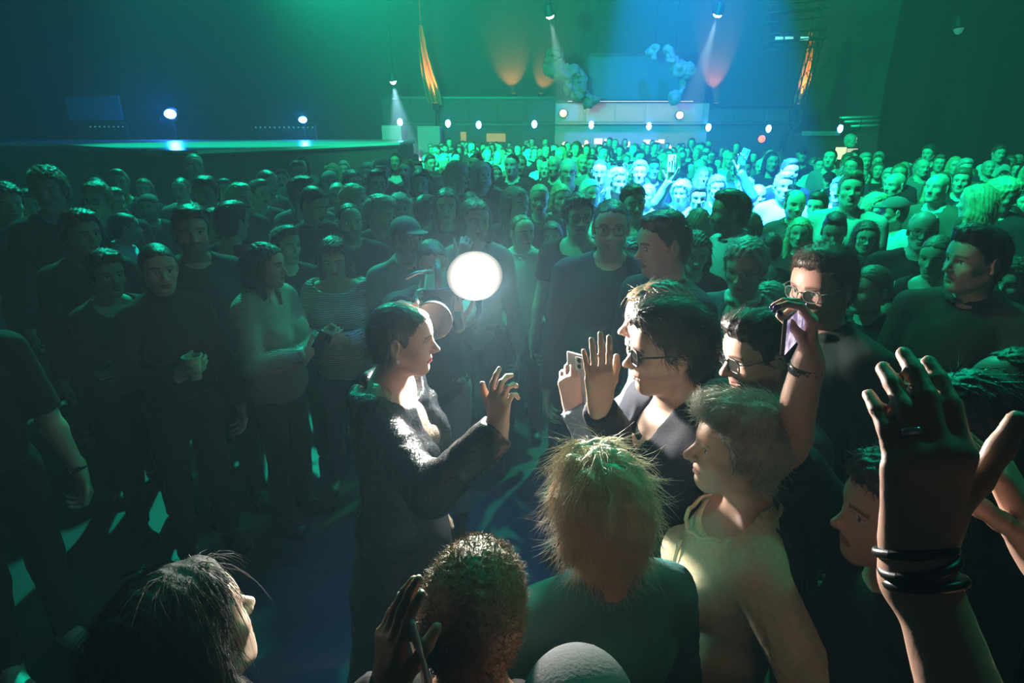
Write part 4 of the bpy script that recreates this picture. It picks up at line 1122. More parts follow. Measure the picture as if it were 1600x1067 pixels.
# --- man in sunglasses
def sun_arms(L, D):
    return ('hold', dict(w=L(at(938, 640, 1.57)), hint=D((.9, .3, -1)), d=D((-.06, .06, 1)), n=D((-.25, 1, .05)), curl=(.06, .05, .06, .1), spread=.05, thumb=(.42, .25), size=1.0))
hs_ = hair_with_strands('thick', 3800, .038, lambda p, n: np.stack([p[:, 0]*6, -.9+0*p[:, 0], -.35+0*p[:, 0]], 1), step=.006, seed=11, rad=.0009, lift=.22, jitter=.22)
sung = person('young man in dark sunglasses and navy blazer with one flat hand raised', 1052, 472, d=1.56, a=-78, look=-88, pitch=-4, hmesh=hs_, hc=(.03, .02, .014), gl='dark', arms=sun_arms, q='hero',
              top=dict(name='blazer', neckline='open', e=.018, step=.010), topc=(.014, .016, .028), tint=dict(beard=.45, browc=(.03, .02, .015)), headp=dict(nose=1.1), fold=.006)
wear('tee', top_mesh(sung.S, .012, .001, 3, 'tee', e=.006, sleeve='none', neckline='scoop'), sung.o, cloth((.03, .03, .04)))
# --- woman behind him with phone
def ph_arms(L, D):
    return ('down', dict(w=L(at(897, 640, 1.84)), hint=D((.3, -.2, -1)), d=D((-.12, .1, 1)), n=D((.3, .95, 0)), curl=(.42, .48, .52, .55), thumb=(.35, .6), spread=.03))
phw = person('brown-haired woman in denim jacket filming with a phone behind the sunglasses man', 1031, 441, d=1.86, a=-85, look=-90, fem=True, hair='bob', hc=LBROWN, tone='pale', arms=ph_arms, q='near', top=dict(name='denim_jacket', neckline='collar', e=.018), topc=(.13, .19, .25), fold=.006)
phw.nailn = phw.toLd((-.3, -.95, 0)); nails(phw, 1, 'imrl', (.55, .015, .03))
phone('pale smartphone held upright by the hand with red nails', at(902, 590, 1.82), (-.06, .05, 1), (.75, .66, 0), body=(.62, .62, .60))
# --- man with black glasses and beard
gman = person('bearded man with thick black glasses looking down-left beside the raised phone arm', 1197, 481, d=1.64, a=-70, look=-80, pitch=-12, hmesh=hair_with_strands('quiff', 1800, .035, lambda p, n: np.stack([p[:, 0]*3, -.9+0*p[:, 0], .1+0*p[:, 0]], 1), seed=8, rad=.0009, lift=.25, jitter=.2), hc=(.02, .014, .01),
              gl='clear', tint=dict(beard=.8, browc=(.02, .015, .01)), tone='light', q='hero', top=dict(name='patterned_shirt', neckline='collar'), topc=(.10, .06, .07), headp=dict(nose=1.15))
# --- tall man with wire glasses
tman = person('tall brown-haired man with wire-rimmed glasses in dark polo behind the phone', 1296, 380, d=1.90, a=-55, look=-60, pitch=-8, hmesh=hair_with_strands('short', 2200, .02, combf(0, .6, .3), seed=14, rad=.0008, lift=.5, jitter=.25), hc=(.07, .042, .028), gl='thin', q='hero', zr=(1.5, 1.95),
              top=dict(name='polo_shirt', neckline='collar'), topc=(.02, .035, .03), headp=dict(jaw=1.05, nose=1.1), build=1.08, tone='red')
# --- grey-haired woman in cream top
def cr_arms(L, D):
    return ('down', dict(w=L(at(1095, 1140, 1.22)), hint=D((1, -.4, -.3)), d=D((-.3, .1, -.8)), n=D((0, 1, 0)), curl=(.4,)*4))
gc = hair_with_strands('grey', 6500, .042, lambda p, n: np.stack([p[:, 0]*7, np.where(p[:, 2] > .06, .5, -.8), np.where(p[:, 2] > .06, .1, -.75)], 1), seed=17, rad=.0010, lift=.12, jitter=.22)
CREAM = cloth((.74, .66, .44), .9, 90, .25)
crm = person('grey short-haired woman in cream buttoned top looking left', 1166, 610, d=1.30, a=-98, look=-97, pitch=3, fem=True, hmesh=gc, hc=(.50, .47, .42), tone='light', arms=cr_arms, q='hero', build=1.12, belly=.02,
             top=dict(name='cream_top', neckline='scoop', sleeve='elbow', e=.014, step=.009), topmat=CREAM, tint=dict(browc=(.25, .2, .17), browa=.4, lip=(.45, .2, .18)), headp=dict(nose=1.2, chin=.97), fold=.0045, crown_pad=.03)
# scalloped neckline, button placket and bag strap
nb = crm.S['nb']; mb = MB(); pts = []
for i in range(61):
    a_ = 2*math.pi*i/60; rx, ry = .104, .108
    pts.append((nb.x+rx*math.cos(a_), nb.y+.040+ry*math.sin(a_), nb.z+.000-.045*math.sin(a_)+.0045*math.sin(a_*13)))
mb.tube(pts, .0055, 6, caps=False).build('neck_trim', CREAM, crm.o)
def chest(x, z):
    """front surface of the chest at (x,z) by marching along the torso field"""
    best = .0
    for k in range(140):
        y = .30-k*.0022
        dd = min(float(p.ev(np.float32(x), np.float32(y), np.float32(z))) for p, kk, op in crm.S['torso'])
        if dd < .020: return y
    return best
mb = MB(); mb.tube([(.0, chest(0, z)+.004, z) for z in np.linspace(1.36, .92, 16)], .006, 6).build('placket', CREAM, crm.o)
for z in np.linspace(1.34, .96, 6): MB().lathe([(.0062, 0), (.0055, .003)], 12, Matrix.Translation((0, chest(0, z)+.009, z)) @ Matrix.Rotation(R(-90), 4, 'X')).build('button', plain('btn', (.75, .7, .55), .3), crm.o)
MB().tube([(-.10, -.02, 1.490), (-.105, -.06, 1.482), (-.105, -.10, 1.455), (-.10, -.135, 1.40), (-.095, -.152, 1.32), (-.08, -.16, 1.18)], .007, 6).build('bag_strap', plain('strap', (.012, .012, .012), .5), crm.o)
# --- blonde woman seen from behind
bc = hair_with_strands('messy', 9000, .085, lambda p, n: np.stack([p[:, 0]*8, -.35+0*p[:, 0], -.9+0*p[:, 0]], 1), seed=23, rad=.0008, lift=.10, jitter=.26, grav=.22, seg=6, curl_=.5, amp=.012)
bln = person('blonde tousle-haired woman seen from behind in a teal top with red earring', 942, 699, d=1.13, a=-162, look=-165, pitch=-4, fem=True, hmesh=bc, hc=(.68, .56, .38), tone='light', q='near', top=dict(name='teal_top', neckline='crew', e=.018), topc=(.05, .20, .20), build=1.1, fold=.006, crown_pad=.03)
for q in (-1, 1):
    blob('earring', [(EL((0, 0, -.012), (.010, .004, .022)), 0, 'u'), (EL((0, 0, .012), (.005, .003, .006)), .003, 'u')], .0025, plain('red_enamel', (.75, .02, .02), .25), bln.o, M=bln.M @ Matrix.Translation((q*.088, -.008, -.046)))
# --- curly-haired man from behind
fc = hair_with_strands('frizz', 5200, .016, lambda p, n: np.random.default_rng(3).normal(size=p.shape), seed=29, rad=.0011, lift=.8, jitter=.6, seg=4)
def fz_arms(L, D):
    return ('down', dict(w=L(at(598, 1085, .86)), hint=D((-.8, -.1, -1)), d=D((.12, .1, 1)), n=D((.75, .6, 0)), curl=(.12, .14, .18, .3), thumb=(.3, .5), spread=.02))
fzm = person('man with cropped frizzy brown hair and glasses seen from behind holding a phone', 741, 852, d=.92, a=172, look=170, hmesh=fc, hc=(.19, .115, .06), hrough=.6, tone='brown', gl='thin', arms=fz_arms, q='near', topc=(.012, .012, .014), zr=(1.3, 2), crown_pad=.02)
phone('smartphone beside the frizzy-haired man with only its edge showing', at(652, 1015, .86), (-.16, .0, 1), (.9, .42, 0), body=(.5, .55, .55))
# --- long-haired person at the lower left
lh = hair_with_strands('long', 4200, .11, lambda p, n: np.stack([p[:, 0]*5, -.5+0*p[:, 0], -1+0*p[:, 0]], 1), seed=31, rad=.0008, lift=.12, jitter=.12, grav=.3)
lhp = person('dark long-haired woman with pale cheek seen from behind at bottom left', 268, 893, d=.86, a=158, look=150, pitch=8, roll=-10, fem=True, hmesh=lh, hrough=.75, hc=(.012, .010, .008), tone='pale', q='near', zr=(1.3, 2), topc=(.012, .014, .014), gl=None)
# --- man cut off at the left edge
lem = person('man in black tee with wristwatch cut off by the left picture edge', -122, 418, d=2.05, a=60, look=60, hair='short', arms=('down', dict(w=(-.26, .12, .86), hint=(-.3, -1, 0), d=(.05, .15, -1), n=(1, .15, 0), curl=(.5, .55, .6, .6), thumb=(.35, .4))), q='near', top=dict(sleeve='elbow'), zr=(1.4, 2), shoes=(.45, .48, .46))
a0 = lem.S['arms'][1]; dv = (a0['W']-a0['E']).normalized(); wc = a0['W']-dv*.005
Mw = wc, dv
mw = dv.to_track_quat('Z', 'Y').to_matrix().to_4x4(); mw.translation = wc
w_ = MB().lathe([(.031, -.011), (.034, -.010), (.034, .010), (.031, .011)], 22); wt = w_.build('watch_strap', plain('strap', (.012, .012, .012), .5), lem.o); wt.matrix_local = mw
wf = MB().lathe([(.018, 0), (.018, .008), (.015, .010)], 18, Matrix.Translation((0, -.033, 0)) @ Matrix.Rotation(R(90), 4, 'X')).build('watch_case', plain('watchcase', (.05, .05, .055), .2, .5), wt)
# --- person with the raised phone and violet nails
def pp_arms(L, D):
    return (dict(w=L(at(1262, 568, 1.22)), hint=D((-.25, .3, -1)), d=D((-.10, .06, 1)), n=D((-.9, .35, .1)), curl=(.45, .5, .52, .55), thumb=(.25, .75), spread=.03), 'down')
ppl = person('dark-haired woman in black raising a phone on a bare forearm', 1420, 712, d=1.10, a=-95, look=-95, fem=True, hair='messy', hc=DARKH, tone='light', arms=pp_arms, q='near', top=dict(sleeve='elbow'), topc=(.01, .01, .012), zr=(1.4, 2), armw=1.25)
ppl.nailn = ppl.toLd((.5, -.8, .3)); nails(ppl, 0, 'timr', (.05, .025, .16))
def scr():
    m, nt, b = nmat('phone_live_view'); tc = nt.nodes.new('ShaderNodeTexCoord'); n = nt.nodes.new('ShaderNodeTexNoise'); n.inputs['Scale'].default_value = 40
    nt.links.new(tc.outputs['Object'], n.inputs['Vector']); cr = nt.nodes.new('ShaderNodeValToRGB'); cr.color_ramp.elements[0].position = .4; cr.color_ramp.elements[0].color = (.22, .16, .34, 1); cr.color_ramp.elements[1].position = .62; cr.color_ramp.elements[1].color = (.95, .82, 1, 1)
    nt.links.new(n.outputs['Fac'], cr.inputs[0]); nt.links.new(cr.outputs[0], b.inputs['Emission Color']); b.inputs['Emission Strength'].default_value = 1.0; b.inputs['Base Color'].default_value = (.02, .02, .02, 1); return m
phone('black smartphone with lilac screen gripped by violet-nailed fingers', at(1240, 512, 1.22), (.6, .8, .02), (.8, -.6, .05), screen=scr())
a0 = ppl.S['arms'][0]; dv = (a0['W']-a0['E']).normalized(); mw = dv.to_track_quat('Z', 'Y').to_matrix().to_4x4(); mw.translation = a0['W']-dv*.012
w_ = MB().lathe([(.033, -.012), (.0365, -.010), (.0365, .010), (.033, .012)], 22).build('bracelet', plain('studded', (.03, .03, .03), .3), ppl.o); w_.matrix_local = mw
for k in range(14): MB().lathe([(.004, 0), (.001, .004)], 8, Matrix.Rotation(2*math.pi*k/14, 4, 'Z') @ Matrix.Translation((.036, 0, 0)) @ Matrix.Rotation(R(90), 4, 'Y')).build('stud', plain('steel', (.5, .5, .5), .2, .9), w_)
# --- the hands in the right foreground
def fh_arms(L, D):
    return (dict(w=L(at(1590, 800, .72)), hint=D((1, -.3, -.6)), d=D((-.45, .25, .75)), n=D((-.7, .5, -.2)), curl=(.25, .3, .3, .35), thumb=(.6, .2), size=1.05),
            dict(w=L(at(1436, 880, .56)), hint=D((.3, -.5, -1)), d=D((-.04, .10, 1)), n=D((.05, 1, .0)), curl=(.34, .36, .38, .38), spread=-.01, thumb=(.48, .0), size=1.08, bend=(1.25, .55, .35)))
uu, vv, dd = proj((.60, .24, 1.68))
fhp = person('person in dark clothes whose raised hand with ring and black bands fills the lower right', uu, vv, d=dd, a=-170, look=-170, hair='short', arms=fh_arms, q='near', tone='light', zr=(1.4, 2), topc=(.012, .012, .012), top=dict(sleeve='elbow'), fold=.003)
a1 = fhp.S['arms'][1]; dv = (a1['W']-a1['E']).normalized(); mw = dv.to_track_quat('Z', 'Y').to_matrix().to_4x4(); mw.translation = a1['W']-dv*.005
for k, (z, tlt) in enumerate(((-.012, .004), (.004, -.003), (.017, .005))):
    n = 30; o_ = MB().tube([(.0325*math.cos(2*math.pi*i/n), .0315*math.sin(2*math.pi*i/n), z+tlt*math.cos(2*math.pi*i/n)) for i in range(n+1)], .0050, 8, caps=False).build('wrist_band', plain('band', (.010, .010, .012), .35), fhp.o); o_.matrix_local = mw
tp, tv = a1['tips']['r0']
mw = tv.to_track_quat('Z', 'Y').to_matrix().to_4x4(); mw.translation = tp+tv*.022
MB().lathe([(.0095, -.004), (.0113, -.003), (.0113, .003), (.0095, .004)], 20).build('ring', plain('silver', (.75, .72, .68), .15, .9), fhp.o).matrix_local = mw
# --- two heads at the right edge
person('black-haired woman with thin glasses behind the foreground hand', 1535, 579, d=1.2, a=-100, look=-100, fem=True, hair='long', hc=(.008, .008, .009), hrough=.35, gl='thin', q='near', zr=(1.4, 2), topc=(.012, .012, .012))
person('man with receding curly hair whose forehead shows at the right edge', 1597, 541, d=1.52, a=-80, look=-85, hair='receding', hc=BROWN, q='near', tone='red', zr=(1.4, 2), gl='thin')
person('person in a smooth grey cap at the bottom picture edge', 908, 1022, d=.76, a=175, look=170, hair='crop', cap=((.11, .11, .125), False), q='near', zr=(1.2, 2), topc=(.02, .02, .022), crown_pad=.025)
# --- technician at the mixing desk
tech = person('technician lit blue standing at the mixing desk', 1331, 208, d=13.2, a=60, look=40, hair='crop', hc=GREYH, tone='red', topc=(.15, .25, .5), zr=(1.4, 2.1), arms=('hold', 'hold'))
# ---------------------------------------------------------------- people one can tell apart (u, v of the crown, head height in pixels)
UP = dict
TEE = dict(sleeve='short'); POLO = dict(neckline='collar'); CREW = dict(); VNK = dict(neckline='v')
MID = [
 # left side
 ('curly-haired person at the left picture edge below the stage', 4, 287, 55, UP(hair='curly', hc=BROWN)),
 ('small dim short-haired person between curly head at picture edge and big bushy head', 38, 295, 50, UP(hair='short')),
 ('person with big bushy hair standing tall below the left stage end', 68, 262, 58, UP(hair='curly', hc=LBROWN, look=20)),
 ('person with glasses and wavy hair below the left stage front', 147, 285, 50, UP(gl='clear', hair='messy', hc=LBROWN, look=5)),
 ('person with brushed pale hair directly beside the one with glasses below the stage', 172, 293, 50, UP(hair='parted', hc=LBROWN, look=70)),
 ('broad dim man facing right at far left with rough short hair', 120, 328, 68, UP(hair='messy', hc=BROWN, look=60, build=1.1)),
 ('man with a turned-up pale blue collar seen from behind his ear', 190, 330, 54, UP(hair='crop', hc=DARKH, look=130, a=110, top=POLO, topc=(.55, .62, .7))),
 ('man with a rolled knit cap facing front below the stage', 229, 302, 50, UP(cap=((.06, .08, .08), False), hair=None, look=10, tint=dict(beard=.5))),
 ('short-haired man facing front below the stage corner', 318, 275, 48, UP(hair='short', look=5)),
 ('light-haired woman looking sideways below the stage front', 372, 286, 48, UP(hair='parted', hc=BLOND, fem=True, look=60)),
 ('dark short-haired person seen from behind next to bearded tall man', 358, 314, 60, UP(hair='short', hc=DARKH, a=165, look=160)),
 ('tall bearded man in dark jumper behind the woman with the cup', 293, 320, 73, UP(hair='short', hc=BROWN, look=30, a=35, build=1.12, tint=dict(beard=.6), topc=DGREY, q='near')),
 ('man half hidden behind the tall bearded man', 330, 325, 60, UP(hair='short', hc=BROWN, look=40)),
 ('woman in black with dark tied hair holding a paper cup', 240, 378, 82, UP(hair='slick', hc=DARKH, fem=True, look=40, a=45, q='near', top=dict(neckline='turtle'), arms=('hold', 'down'), key='cup')),
 ('dark-haired woman with folded arms at far left', 160, 391, 77, UP(hair='messy', hc=DARKH, fem=True, look=50, a=60, arms=('fold', 'fold'), topc=(.05, .035, .035), top=dict(sleeve='elbow', neckline='scoop'), q='near')),
 ('man looking right behind the raised hand below the stage', 402, 280, 46, UP(hair='quiff', look=60)),
 ('person with combed hair just behind the man looking right below the stage', 416, 264, 42, UP(hair='slick', hc=BROWN, look=70)),
 ('person raising one hand to the forehead below the stage edge', 470, 275, 45, UP(hair='short', look=90, arms=('chin', 'down'), topc=(.08, .14, .16))),
 ('woman with long dark hair in a cream knit cardigan', 410, 378, 74, UP(hair='long', hc=DARKH, fem=True, look=85, a=70, q='near', topmat='knitw', topname='cardigan', top=dict(neckline='v', loose=.02), arms=('hold', 'fold'))),
 ('dark-haired young man behind the cream cardigan woman', 443, 352, 72, UP(hair='quiff', hc=DARKH, look=55, a=40, topc=NAVY)),
 ('woman in striped off-shoulder sweater looking down', 519, 370, 74, UP(hair='parted', hc=DARKH, fem=True, look=10, a=5, pitch=-14, q='near', topmat='knits', topname='sweater', top=dict(neckline='boat', loose=.02), arms=('hold', 'hold'))),
 ('man bowing his head below the far stage edge', 488, 289, 54, UP(hair='crop', look=60, pitch=-20, top=POLO)),
 ('round-faced bearded man with receding hair behind striped sweater woman', 545, 316, 56, UP(hair='receding', hc=BROWN, look=25, tint=dict(beard=.6), build=1.12, topc=NAVY)),
 ('woman with loose pale hair behind the round-faced bearded man', 552, 287, 46, UP(hair='bob', hc=BLOND, fem=True, look=70)),
 ('grey-haired man looking down beside the capped man', 592, 305, 54, UP(hair='grey', hc=GREYH, look=75, pitch=-12)),
 ('bearded man in peaked cap and grey-green cardigan behind the cameraman', 634, 337, 66, UP(hair='crop', cap=((.10, .16, .15), True), look=45, a=20, tint=dict(beard=.75), topc=(.22, .30, .27), topname='cardigan', top=POLO, q='near')),
 ('person with pale fluffy hair behind the capped man', 624, 303, 44, UP(hair='curly', hc=WHITEH, look=20)),
 ('dark-haired person seen from behind above the cameraman', 664, 304, 48, UP(hair='short', hc=DARKH, a=150)),
 ('woman with long dark hair above the cameraman', 697, 293, 52, UP(hair='long', hc=DARKH, fem=True, look=5)),
 ('woman with a hand at her mouth just above the video light', 742, 309, 66, UP(hair='long', hc=BROWN, fem=True, look=20, arms=('chin', 'down'), topc=(.2, .24, .22))),
 ('long-haired woman looking aside right of the video light', 806, 290, 52, UP(hair='long', hc=BROWN, fem=True, look=40)),
 ('smiling man with pale shirt collar right of the video light', 816, 334, 56, UP(hair='receding', hc=LBROWN, look=25, topc=WHITE, top=POLO)),
 ('woman with bobbed hair touching her face beside glowing light', 862, 346, 52, UP(hair='bob', hc=BROWN, fem=True, look=-5, arms=('down', 'chin'))),
 ('young man with glasses and tousled hair in black tee', 905, 303, 62, UP(hair='messy', hc=DARKH, look=5, gl='clear', top=dict(sleeve='short', neckline='scoop'))),
 ('big man with glasses and grey beard in dark jumper', 957, 308, 82, UP(hair='crop', hc=DARKH, look=-8, a=-15, gl='clear', tint=dict(beard=.6, beardc=(.25, .24, .22)), build=1.2, belly=.04, topc=(.035, .045, .06), q='near')),
 ('young man with white collar tilting his head behind the big man', 991, 288, 52, UP(hair='short', hc=DARKH, look=5, roll=10, topc=(.2, .4, .36), top=CREW)),
 ('woman with long straight hair holding a phone to her chest', 985, 370, 74, UP(hair='long', hc=DARKH, fem=True, look=-20, a=-30, q='near', arms=('hold', 'down'), topc=(.07, .14, .11))),
 ('young man with thick dark fade haircut in profile facing left', 1041, 330, 92, UP(hair='fade', hc=DARKH, look=-78, a=-60, pitch=-6, q='near', topc=(.03, .04, .05))),
 ('woman with long dark hair looking down behind the fade-haircut man', 1090, 360, 72, UP(hair='long', hc=DARKH, fem=True, look=-5, a=-10, pitch=-14, q='near')),
 ('long-haired person seen from behind in the edge of the white spot', 1093, 324, 60, UP(hair='long', hc=LBROWN, fem=True, a=170)),
 ('dark bearded man in profile wearing a pale shirt at the white spot', 1144, 296, 62, UP(hair='short', hc=DARKH, look=-95, a=-80, tint=dict(beard=.85), tone='tan', topc=(.4, .5, .55), top=POLO)),
 ('person with curly pale hair bending down beside the bearded man', 1170, 334, 52, UP(hair='curly', hc=LBROWN, look=-60, pitch=-15)),
 ('older grey-haired man with glasses and open white collar', 1170, 373, 92, UP(hair='messy', hc=GREYH, look=-35, a=-40, gl='thin', q='near', topc=(.10, .12, .14), topname='jacket', top=dict(neckline='open'), pitch=-8, under=WHITE)),
 ('short dark-haired person seen from behind beside the older grey man', 1207, 360, 62, UP(hair='crop', hc=DARKH, a=165)),
 ('smiling woman with long fair straight hair', 1253, 339, 58, UP(hair='long', hc=BLOND, fem=True, look=-25)),
 ('bald man with goatee standing behind the fair long-haired woman', 1246, 294, 52, UP(hair='fringe', hc=BROWN, look=-10, tint=dict(beard=.5), top=POLO, topc=(.02, .03, .03))),
 ('dark-haired man looking left next to the goateed bald man', 1280, 300, 50, UP(hair='short', hc=DARKH, look=-45)),
 ('man with a buzz cut looking down behind the tall man with glasses', 1308, 332, 62, UP(hair='fade', hc=DARKH, look=-25, pitch=-14)),
 ('tall stocky man in light tee with chin raised', 1334, 268, 56, UP(hair='quiff', hc=LBROWN, look=-20, pitch=8, build=1.2, topc=(.40, .45, .42), top=TEE)),
 ('smiling woman with glasses and shoulder-length hair', 1357, 345, 56, UP(hair='bob', hc=BROWN, fem=True, look=-20, gl='clear')),
 ('man in white tee with cap brim leaning to a friend', 1400, 306, 48, UP(hair='crop', cap=((.1, .12, .12), True), look=-100, a=-60, topc=(.72, .72, .72), top=TEE)),
 ('woman whispering beside the man in white tee', 1372, 301, 42, UP(hair='parted', hc=BLOND, fem=True, look=20)),
 ('bald man with white goatee and glasses in black tee', 1449, 327, 74, UP(hair='fringe', hc=WHITEH, look=-30, a=-25, gl='thin', tint=dict(beard=.85, beardc=(.7, .7, .68)), build=1.2, belly=.04, q='near', top=dict(sleeve='short', neckline='crew'))),
 ('woman with slicked-back striped hair and bare shoulders', 1470, 366, 76, UP(hair='pony', hc=LBROWN, fem=True, look=-50, a=-40, pitch=-6, q='near', top=dict(sleeve='none', neckline='scoop'), arms=('hold', 'down'))),
 ('man with swept dark hair in black shirt facing left near right edge', 1538, 352, 98, UP(hair='quiff', hc=DARKH, look=-85, a=-55, q='near', topc=(.02, .025, .022), top=dict(sleeve='elbow', neckline='collar'), build=1.1, arms=('down', 'hold'))),
 ('curly-haired man cut off by the right picture edge', 1590, 405, 78, UP(hair='curly', hc=BROWN, look=-60)),
 ('woman with tied auburn hair behind the tall man with glasses', 1366, 412, 92, UP(hair='pony', hc=(.14, .06, .03), fem=True, look=-70, a=-60, q='near', tone='red')),
 ('older woman with wispy grey hair and a pendant necklace', 1203, 441, 92, UP(hair='bob', hc=GREYH, fem=True, look=-65, a=-60, q='near', tone='red', gl='thin', topc=(.05, .12, .09))),
 # right crowd, smaller
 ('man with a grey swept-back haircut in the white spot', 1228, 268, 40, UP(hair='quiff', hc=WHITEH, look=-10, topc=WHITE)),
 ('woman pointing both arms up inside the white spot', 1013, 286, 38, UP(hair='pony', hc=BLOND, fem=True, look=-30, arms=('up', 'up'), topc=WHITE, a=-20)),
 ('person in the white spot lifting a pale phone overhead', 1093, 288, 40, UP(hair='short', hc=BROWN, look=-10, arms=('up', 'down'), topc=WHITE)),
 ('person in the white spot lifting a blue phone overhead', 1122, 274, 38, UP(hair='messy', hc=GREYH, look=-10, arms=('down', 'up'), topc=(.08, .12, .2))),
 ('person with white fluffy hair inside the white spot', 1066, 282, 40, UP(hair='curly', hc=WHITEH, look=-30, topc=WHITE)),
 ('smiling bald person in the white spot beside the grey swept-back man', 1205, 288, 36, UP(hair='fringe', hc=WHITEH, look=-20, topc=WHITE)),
 ('fair-haired laughing person in the middle of the white spot', 1167, 278, 38, UP(hair='messy', hc=BLOND, look=-15)),
 ('pale cropped-haired person in dark top at the right end of the white spot', 1187, 287, 40, UP(hair='crop', hc=WHITEH, look=-5, topc=NAVY)),
 ('woman with round glasses beside the blue phone in the white spot', 1117, 296, 38, UP(hair='bob', hc=BLOND, fem=True, gl='clear', look=-5)),
 ('long-haired blonde woman turned away before the dark curtain', 1532, 287, 52, UP(hair='long', hc=BLOND, fem=True, look=-150, a=-150)),
 ('blonde woman bowing her head before the dark curtain', 1573, 277, 50, UP(hair='parted', hc=BLOND, fem=True, look=30, pitch=-15)),
 ('bald man in profile before the dark curtain', 1402, 268, 38, UP(hair=None, look=-70, topc=BLK)),
 ('short-haired man with pale forehead before the dark curtain', 1507, 262, 36, UP(hair='short', hc=LBROWN, look=-40)),
 ('woman with shoulder-length fair hair before the dark curtain', 1464, 283, 38, UP(hair='bob', hc=BLOND, fem=True, look=-30)),
 ('person in patterned shawl with dark hair below blonde woman', 1500, 318, 48, UP(hair='curly', hc=DARKH, fem=True, look=-40, topc=(.12, .2, .16))),
 ('dark-haired woman in patterned top at the right picture edge', 1583, 322, 50, UP(hair='long', hc=DARKH, fem=True, look=-50, topc=(.12, .2, .16))),
 ('woman with tied-up fair hair smiling in middle crowd', 843, 286, 48, UP(hair='bun', hc=BLOND, fem=True, look=0)),
 ('woman with fair bob and a light top in middle crowd', 877, 287, 48, UP(hair='bob', hc=BLOND, fem=True, look=10, topc=WHITE)),
 ('man with short pale hair and glasses behind the fair bob woman', 888, 246, 38, UP(hair='crop', hc=GREYH, gl='clear', look=0)),
 ('woman with white hair in middle crowd beside the young man with glasses', 923, 280, 44, UP(hair='bob', hc=WHITEH, fem=True, look=20, topc=WHITE)),
 ('smiling man with thin glasses behind the big man with glasses', 938, 248, 36, UP(hair='crop', hc=BROWN, gl='thin', look=-10)),
 ('woman with light hair behind the young man with white collar', 965, 262, 40, UP(hair='parted', hc=BLOND, fem=True, look=20)),
 ('white-haired person shining in green light above the cameraman', 752, 252, 36, UP(hair='bob', hc=WHITEH, look=30)),
 ('long-haired blonde woman shining in green light above the video light', 715, 250, 40, UP(hair='long', hc=BLOND, fem=True, look=60)),
 ('woman with dark wavy hair and pale shoulders above the capped man', 657, 264, 42, UP(hair='bob', hc=DARKH, fem=True, look=0, topc=WHITE)),
 ('man in peaked cap standing below the stage tip', 595, 246, 34, UP(hair='crop', cap=((.12, .2, .18), True), look=10)),
 ('short-haired woman beside the man in peaked cap below the stage tip', 683, 273, 40, UP(hair='short', hc=BLOND, fem=True, look=40)),
 ('man with short dark hair and white collar below the stage tip', 588, 264, 42, UP(hair='short', hc=DARKH, look=20, top=POLO, topc=(.05, .06, .06))),
 ('man with domed cap below the stage edge', 514, 266, 36, UP(hair=None, cap=((.15, .25, .22), False), look=20)),
 ('pale woman with tied hair below the stage edge', 526, 284, 40, UP(hair='slick', hc=BLOND, fem=True, look=10)),
 ('person with rounded fringe below the stage edge', 551, 265, 38, UP(hair='bob', hc=BROWN, look=40)),
]
KN = {'knitw': lambda: knit((.72, .70, .62), 55), 'knits': lambda: knit((.62, .60, .60), 26)}
RECS = {}
for lab, u, v, s, kw in sorted(MID, key=lambda m: -m[3]):
    kw = dict(kw); key = kw.pop('key', None); under = kw.pop('under', None)
    if isinstance(kw.get('topmat'), str): kw['topmat'] = KN[kw['topmat']]()
    hands = any(x not in ('down',) for x in kw.get('arms', ('down', 'down'))) or kw.get('q') == 'near'
    g = {'left': None}
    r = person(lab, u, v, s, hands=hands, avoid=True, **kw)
    if under: wear('undershirt', top_mesh(r.S, .017, .002, 3, 'undershirt', e=.006, neckline='collar'), r.o, cloth(under))
    RECS[lab] = r
# ---------------------------------------------------------------- things held in the crowd
def held(r, arm, off=.10):
    a = r.S['arms'][arm]; return r.toW(a['W']+a['hd']*off), (r.Rz @ a['hd'])
p, d_ = held(RECS['woman in black with dark tied hair holding a paper cup'], 0, .075)
e = empty('paper_cup', p+Vector((.03, -.035, -.03))); tag(e, 'printed paper cup in the hand of the woman in black', 'cup')
MB().lathe([(.027, 0), (.029, .004), (.039, .105), (.037, .105), (.027, .006)], 20).build('cup_wall', plain('paper_print', (.35, .33, .2), .6, bscale=40, var=.8), e)
MB().tube([(.039*math.cos(2*math.pi*i/20), .039*math.sin(2*math.pi*i/20), .106) for i in range(21)], .0025, 6, caps=False).build('rim', plain('paper_rim', (.45, .6, .62), .5), e)
p, d_ = held(RECS['person in the white spot lifting a pale phone overhead'], 0, .13); phone('pale smartphone lifted overhead in the white spot', p+Vector((0, -.02, .03)), (0, .1, 1), (0, 1, 0), body=(.75, .75, .72))
p, d_ = held(RECS['person in the white spot lifting a blue phone overhead'], 1, .13); phone('blue smartphone lifted overhead beside the white spot', p+Vector((0, -.02, .03)), (.35, .1, 1), (0, 1, 0), body=(.05, .22, .35))
p, d_ = held(RECS['woman with long straight hair holding a phone to her chest'], 0, .09); phone('dark smartphone held before the long straight-haired woman', p+Vector((-.02, -.02, .04)), (.1, .1, 1), (.3, 1, .1))
p, d_ = held(RECS['woman with long dark hair in a cream knit cardigan'], 0, .09); phone('dark smartphone held by the cream cardigan woman', p+Vector((.02, -.02, .01)), (.5, .1, .8), (-.3, 1, .3))
